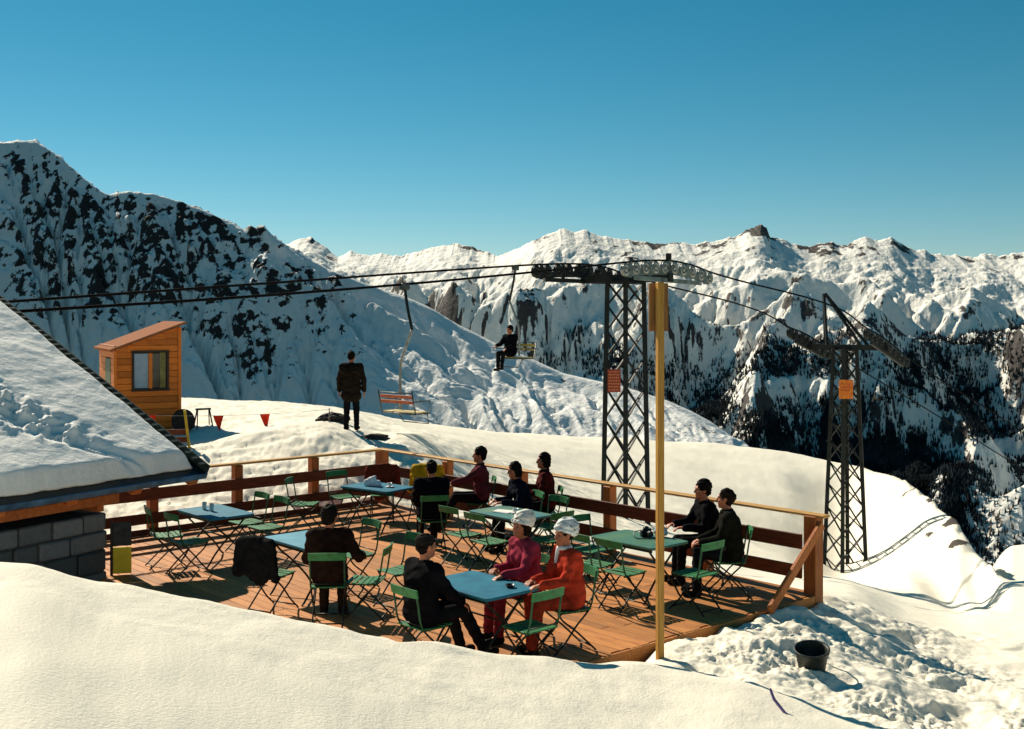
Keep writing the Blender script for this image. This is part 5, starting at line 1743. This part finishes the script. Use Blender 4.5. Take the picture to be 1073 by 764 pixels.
# sign on the left half of the near pylon
M_SR = mat('red_sign_paint', rgb(150, 52, 30), .5, var=.15, scale=20)
M_SM = mat('sign_text_paint', rgb(208, 128, 84), .6, var=.3, scale=60)
cs_ = Vector(wpt(643.5, 399, 35.15)); vx = Vector((.985, -.1, 0)).normalized(); vy_ = Vector((.1, .985, 0)).normalized()
axs = [Matrix.Rotation(-(math.radians(45) - ang1), 3, 'Z') @ v for v in (vx, vy_)] + [Z3]
b = MB(); b.box(lw1(cs_), (.40, .02, .70), axs, bev=.004)
for i in range(7):      # worn, unreadable lines of lettering
    zz = .28 - i * .093; x = -.17
    while x < .15:
        w = random.uniform(.02, .07)
        b.box(lw1(cs_ + vx * (x + w / 2) - vy_ * .012 + Z3 * zz), (w, .004, .045), axs, mi=1); x += w + .018
b.build('sign', [M_SR, M_SM], r1)

ang2 = math.atan2(P2.x, P2.y)
r2, lw2, L2, A2 = pylon(P2, 9.9, 1.28, .66, math.radians(38) - ang2, 'farther dark lattice lift pylon with orange sign and pointed frame on top', 11, None, None, None)
za = P2.z + 9.9 + .02
b = MB(); b.bar(lw2(P2 + Ad * (AH2n + .15) + Z3 * 9.92), lw2(P2 - Ad * (AH2f + .15) + Z3 * 9.92), .22, .22); b.build('cross_arm', M_STEEL, r2)
sheave_train(r2, lw2, lambda s: rope_n(l12 + s), -2.1, 2.5, 10, M_STEEL, M_STEEL, 1, .20)
sheave_train(r2, lw2, lambda s: rope_f(l12 + s), -2.1, 2.1, 8, M_STEEL, M_STEEL, -1, .20)
ap = P2 - Ad * .95 + Z3 * (4.42 - P2.z)
for dd, ee in ((-.95, .14), (-.75, -.14), (.95, .14), (.75, -.14)):
    b = MB(); b.bar(lw2(ap + Ad * (.06 if dd > 0 else 0)), lw2(P2 + Ad * dd + Ld * ee + Z3 * 10.0), .10, .10); b.build('frame_strut', M_STEEL, r2)
M_SO = mat('orange_sign_paint', rgb(214, 128, 30), .5, scale=9, col2=rgb(196, 84, 24))
cs_ = Vector(wpt(886.5, 408, 46.95)); axs = [Matrix.Rotation(-(math.radians(38) - ang2), 3, 'Z') @ v for v in (vx, vy_)] + [Z3]
b = MB(); b.box(lw2(cs_), (.56, .025, .78), axs, bev=.004)
for i in range(3):
    x = -.2
    while x < .16:
        w = random.uniform(.04, .09)
        b.box(lw2(cs_ + vx * (x + w / 2) - vy_ * .015 + Z3 * (.22 - i * .13)), (w, .004, .05), axs, mi=1); x += w + .03
b.build('sign', [M_SO, mat('faded_red_lettering', rgb(176, 84, 30), .6)], r2)

# lift chairs
M_CH = mat('lift_chair_steel', (.09, .10, .09), .45, .4, var=.3, scale=8)
M_LT = mat('lift_hanger_galvanised', (.30, .31, .28), .45, .3, var=.2, scale=6)
M_SL = mat('yellow_seat_slats', rgb(206, 178, 88), .5, var=.15, scale=9)
M_RS = mat('red_back_slats', rgb(214, 112, 72), .5, var=.15, scale=9)


def lift_chair(grip, drop, face, label, back_mat):
    """double chair hanging drop metres below the rope; local +y is the way it faces, x across"""
    root = empty('lift_chair', grip, yaw_of(face.x, face.y)); tag(root, label, 'lift chair', 'chairs hanging from the lift rope')
    b = MB(); b.box((0, 0, -.03), (.10, .26, .16), bev=.02); b.build('grip', M_CH, root)
    b = MB(); b.tube(spline([(0, 0, -.05), (.10, 0, -.55), (.24, 0, -1.02)], 4), .034, 8)
    b.build('hanger_upper', M_STEEL, root, True)
    b = MB(); b.tube(spline([(.24, 0, -1.02), (.02, .0, -1.45), (-.12, .0, -1.78), (-.15, 0, -2.1), (-.15, 0, -drop + .05)], 5), .032, 8); b.build('hanger_lower', M_LT, root, True)
    zs = -drop
    b = MB()
    for k in range(5):
        b.box((0, -.16 + k * .085, zs), (1.06, .06, .02), bev=.003)
    b.build('seat', M_SL, root)
    b = MB()
    for k in range(2):
        b.box((0, -.26 - k * .02, zs + .24 + k * .12), (1.06, .018, .075), bev=.003)
    b.build('backrest', back_mat, root)
    for sx in (-.56, .56):
        b = MB(); b.tube([(sx, -.32, zs + .50), (sx, -.20, zs - .03), (sx, .24, zs - .03), (sx, .26, zs + .26), (sx, -.26, zs + .26)], .016, 7); b.build('side_frame', M_CH, root, True)
    b = MB(); b.tube([(-.56, -.20, zs - .03), (.56, -.20, zs - .03)], .016, 7); b.tube([(-.56, .24, zs - .03), (.56, .24, zs - .03)], .016, 7); b.tube([(-.56, -.30, zs + .45), (.56, -.30, zs + .45)], .014, 7); b.tube([(-.15, -.2, zs - .03), (-.15, .24, zs - .03)], .02, 7)
    b.build('cross_bar', M_CH, root, True)
    b = MB(); b.tube([(-.5, .24, zs - .03), (-.42, .36, zs - .28), (.42, .36, zs - .28), (.5, .24, zs - .03)], .014, 7); b.build('footrest', M_CH, root, True)
    return root


s1 = -11.1; gp = rope_n(s1)
lift_chair(gp - Z3 * .03, 2.92, Ld, 'empty lift chair with red backrest beside the standing man', M_RS)
gp2 = rope_f(-3.45)
LC2 = lift_chair(gp2 - Z3 * .03, 2.72, -Ld, 'distant lift chair carrying a dark clad rider', M_SL)
dd = -Ld
px_ = Vector((dd.y, -dd.x, 0))
sp = gp2 + px_ * .24 + Z3 * (-.03 - 2.72 + .015 - .45) - dd * .05
person(tuple(sp), (dd.x, dd.y), 'rider in dark ski clothes seated on the distant lift chair', hz=.55, lean=-.02, slump=.12, hands=[(-.16, .36, .70), (.18, .44, .78)], knees=[(-.1, .44, .55), (.1, .44, .55)], feet=[(-.1, .52, .14), (.1, .46, .10)], jacket=BLK, hair='full', res=.012, bulk=1.15)

# ================================================================== CAMERA, LIGHT, SKY
cam = bpy.data.cameras.new('Camera'); co = bpy.data.objects.new('Camera', cam); COL.objects.link(co)
cam.sensor_width = 36; cam.sensor_fit = 'HORIZONTAL'; cam.lens = F / 1073 * 36
co.location = (0, 0, CZ); co.rotation_euler = (math.pi / 2, 0, 0)
cam.shift_x = 0; cam.shift_y = -(382 - HY) / 1073
cam.clip_start = .1; cam.clip_end = 60000
scene.camera = co

SUN_EL = math.radians(35)
sd_ = Vector((-.60, .80, 0)).normalized() * math.cos(SUN_EL) + Z3 * math.sin(SUN_EL)
sun = bpy.data.lights.new('Sun', 'SUN'); sun.energy = 5.0; sun.angle = math.radians(.5); sun.color = (1.0, .90, .72)
so = bpy.data.objects.new('Sun', sun); COL.objects.link(so)
so.rotation_euler = (-sd_).to_track_quat('-Z', 'Y').to_euler(); so.location = (0, 0, 50)

w = bpy.data.worlds.new('World'); scene.world = w; w.use_nodes = True
nt = w.node_tree; bg = nt.nodes['Background']
sky = nt.nodes.new('ShaderNodeTexSky'); sky.sky_type = 'NISHITA'; sky.sun_disc = False
sky.sun_elevation = SUN_EL
sky.sun_rotation = math.atan2(sd_.x, sd_.y)
sky.altitude = 2500; sky.air_density = 1.0; sky.dust_density = .2; sky.ozone_density = 1.5
hs = nt.nodes.new('ShaderNodeHueSaturation'); hs.inputs['Saturation'].default_value = 1.42; hs.inputs['Hue'].default_value = .466
nt.links.new(sky.outputs['Color'], hs.inputs['Color']); nt.links.new(hs.outputs['Color'], bg.inputs['Color'])
bg.inputs['Strength'].default_value = .05

scene.view_settings.view_transform = 'Standard'; scene.view_settings.look = 'None'
scene.view_settings.exposure = .5; scene.view_settings.gamma = 1.0; scene.view_settings.use_curve_mapping = False
scene.render.engine = 'CYCLES'
scene.cycles.max_bounces = 6
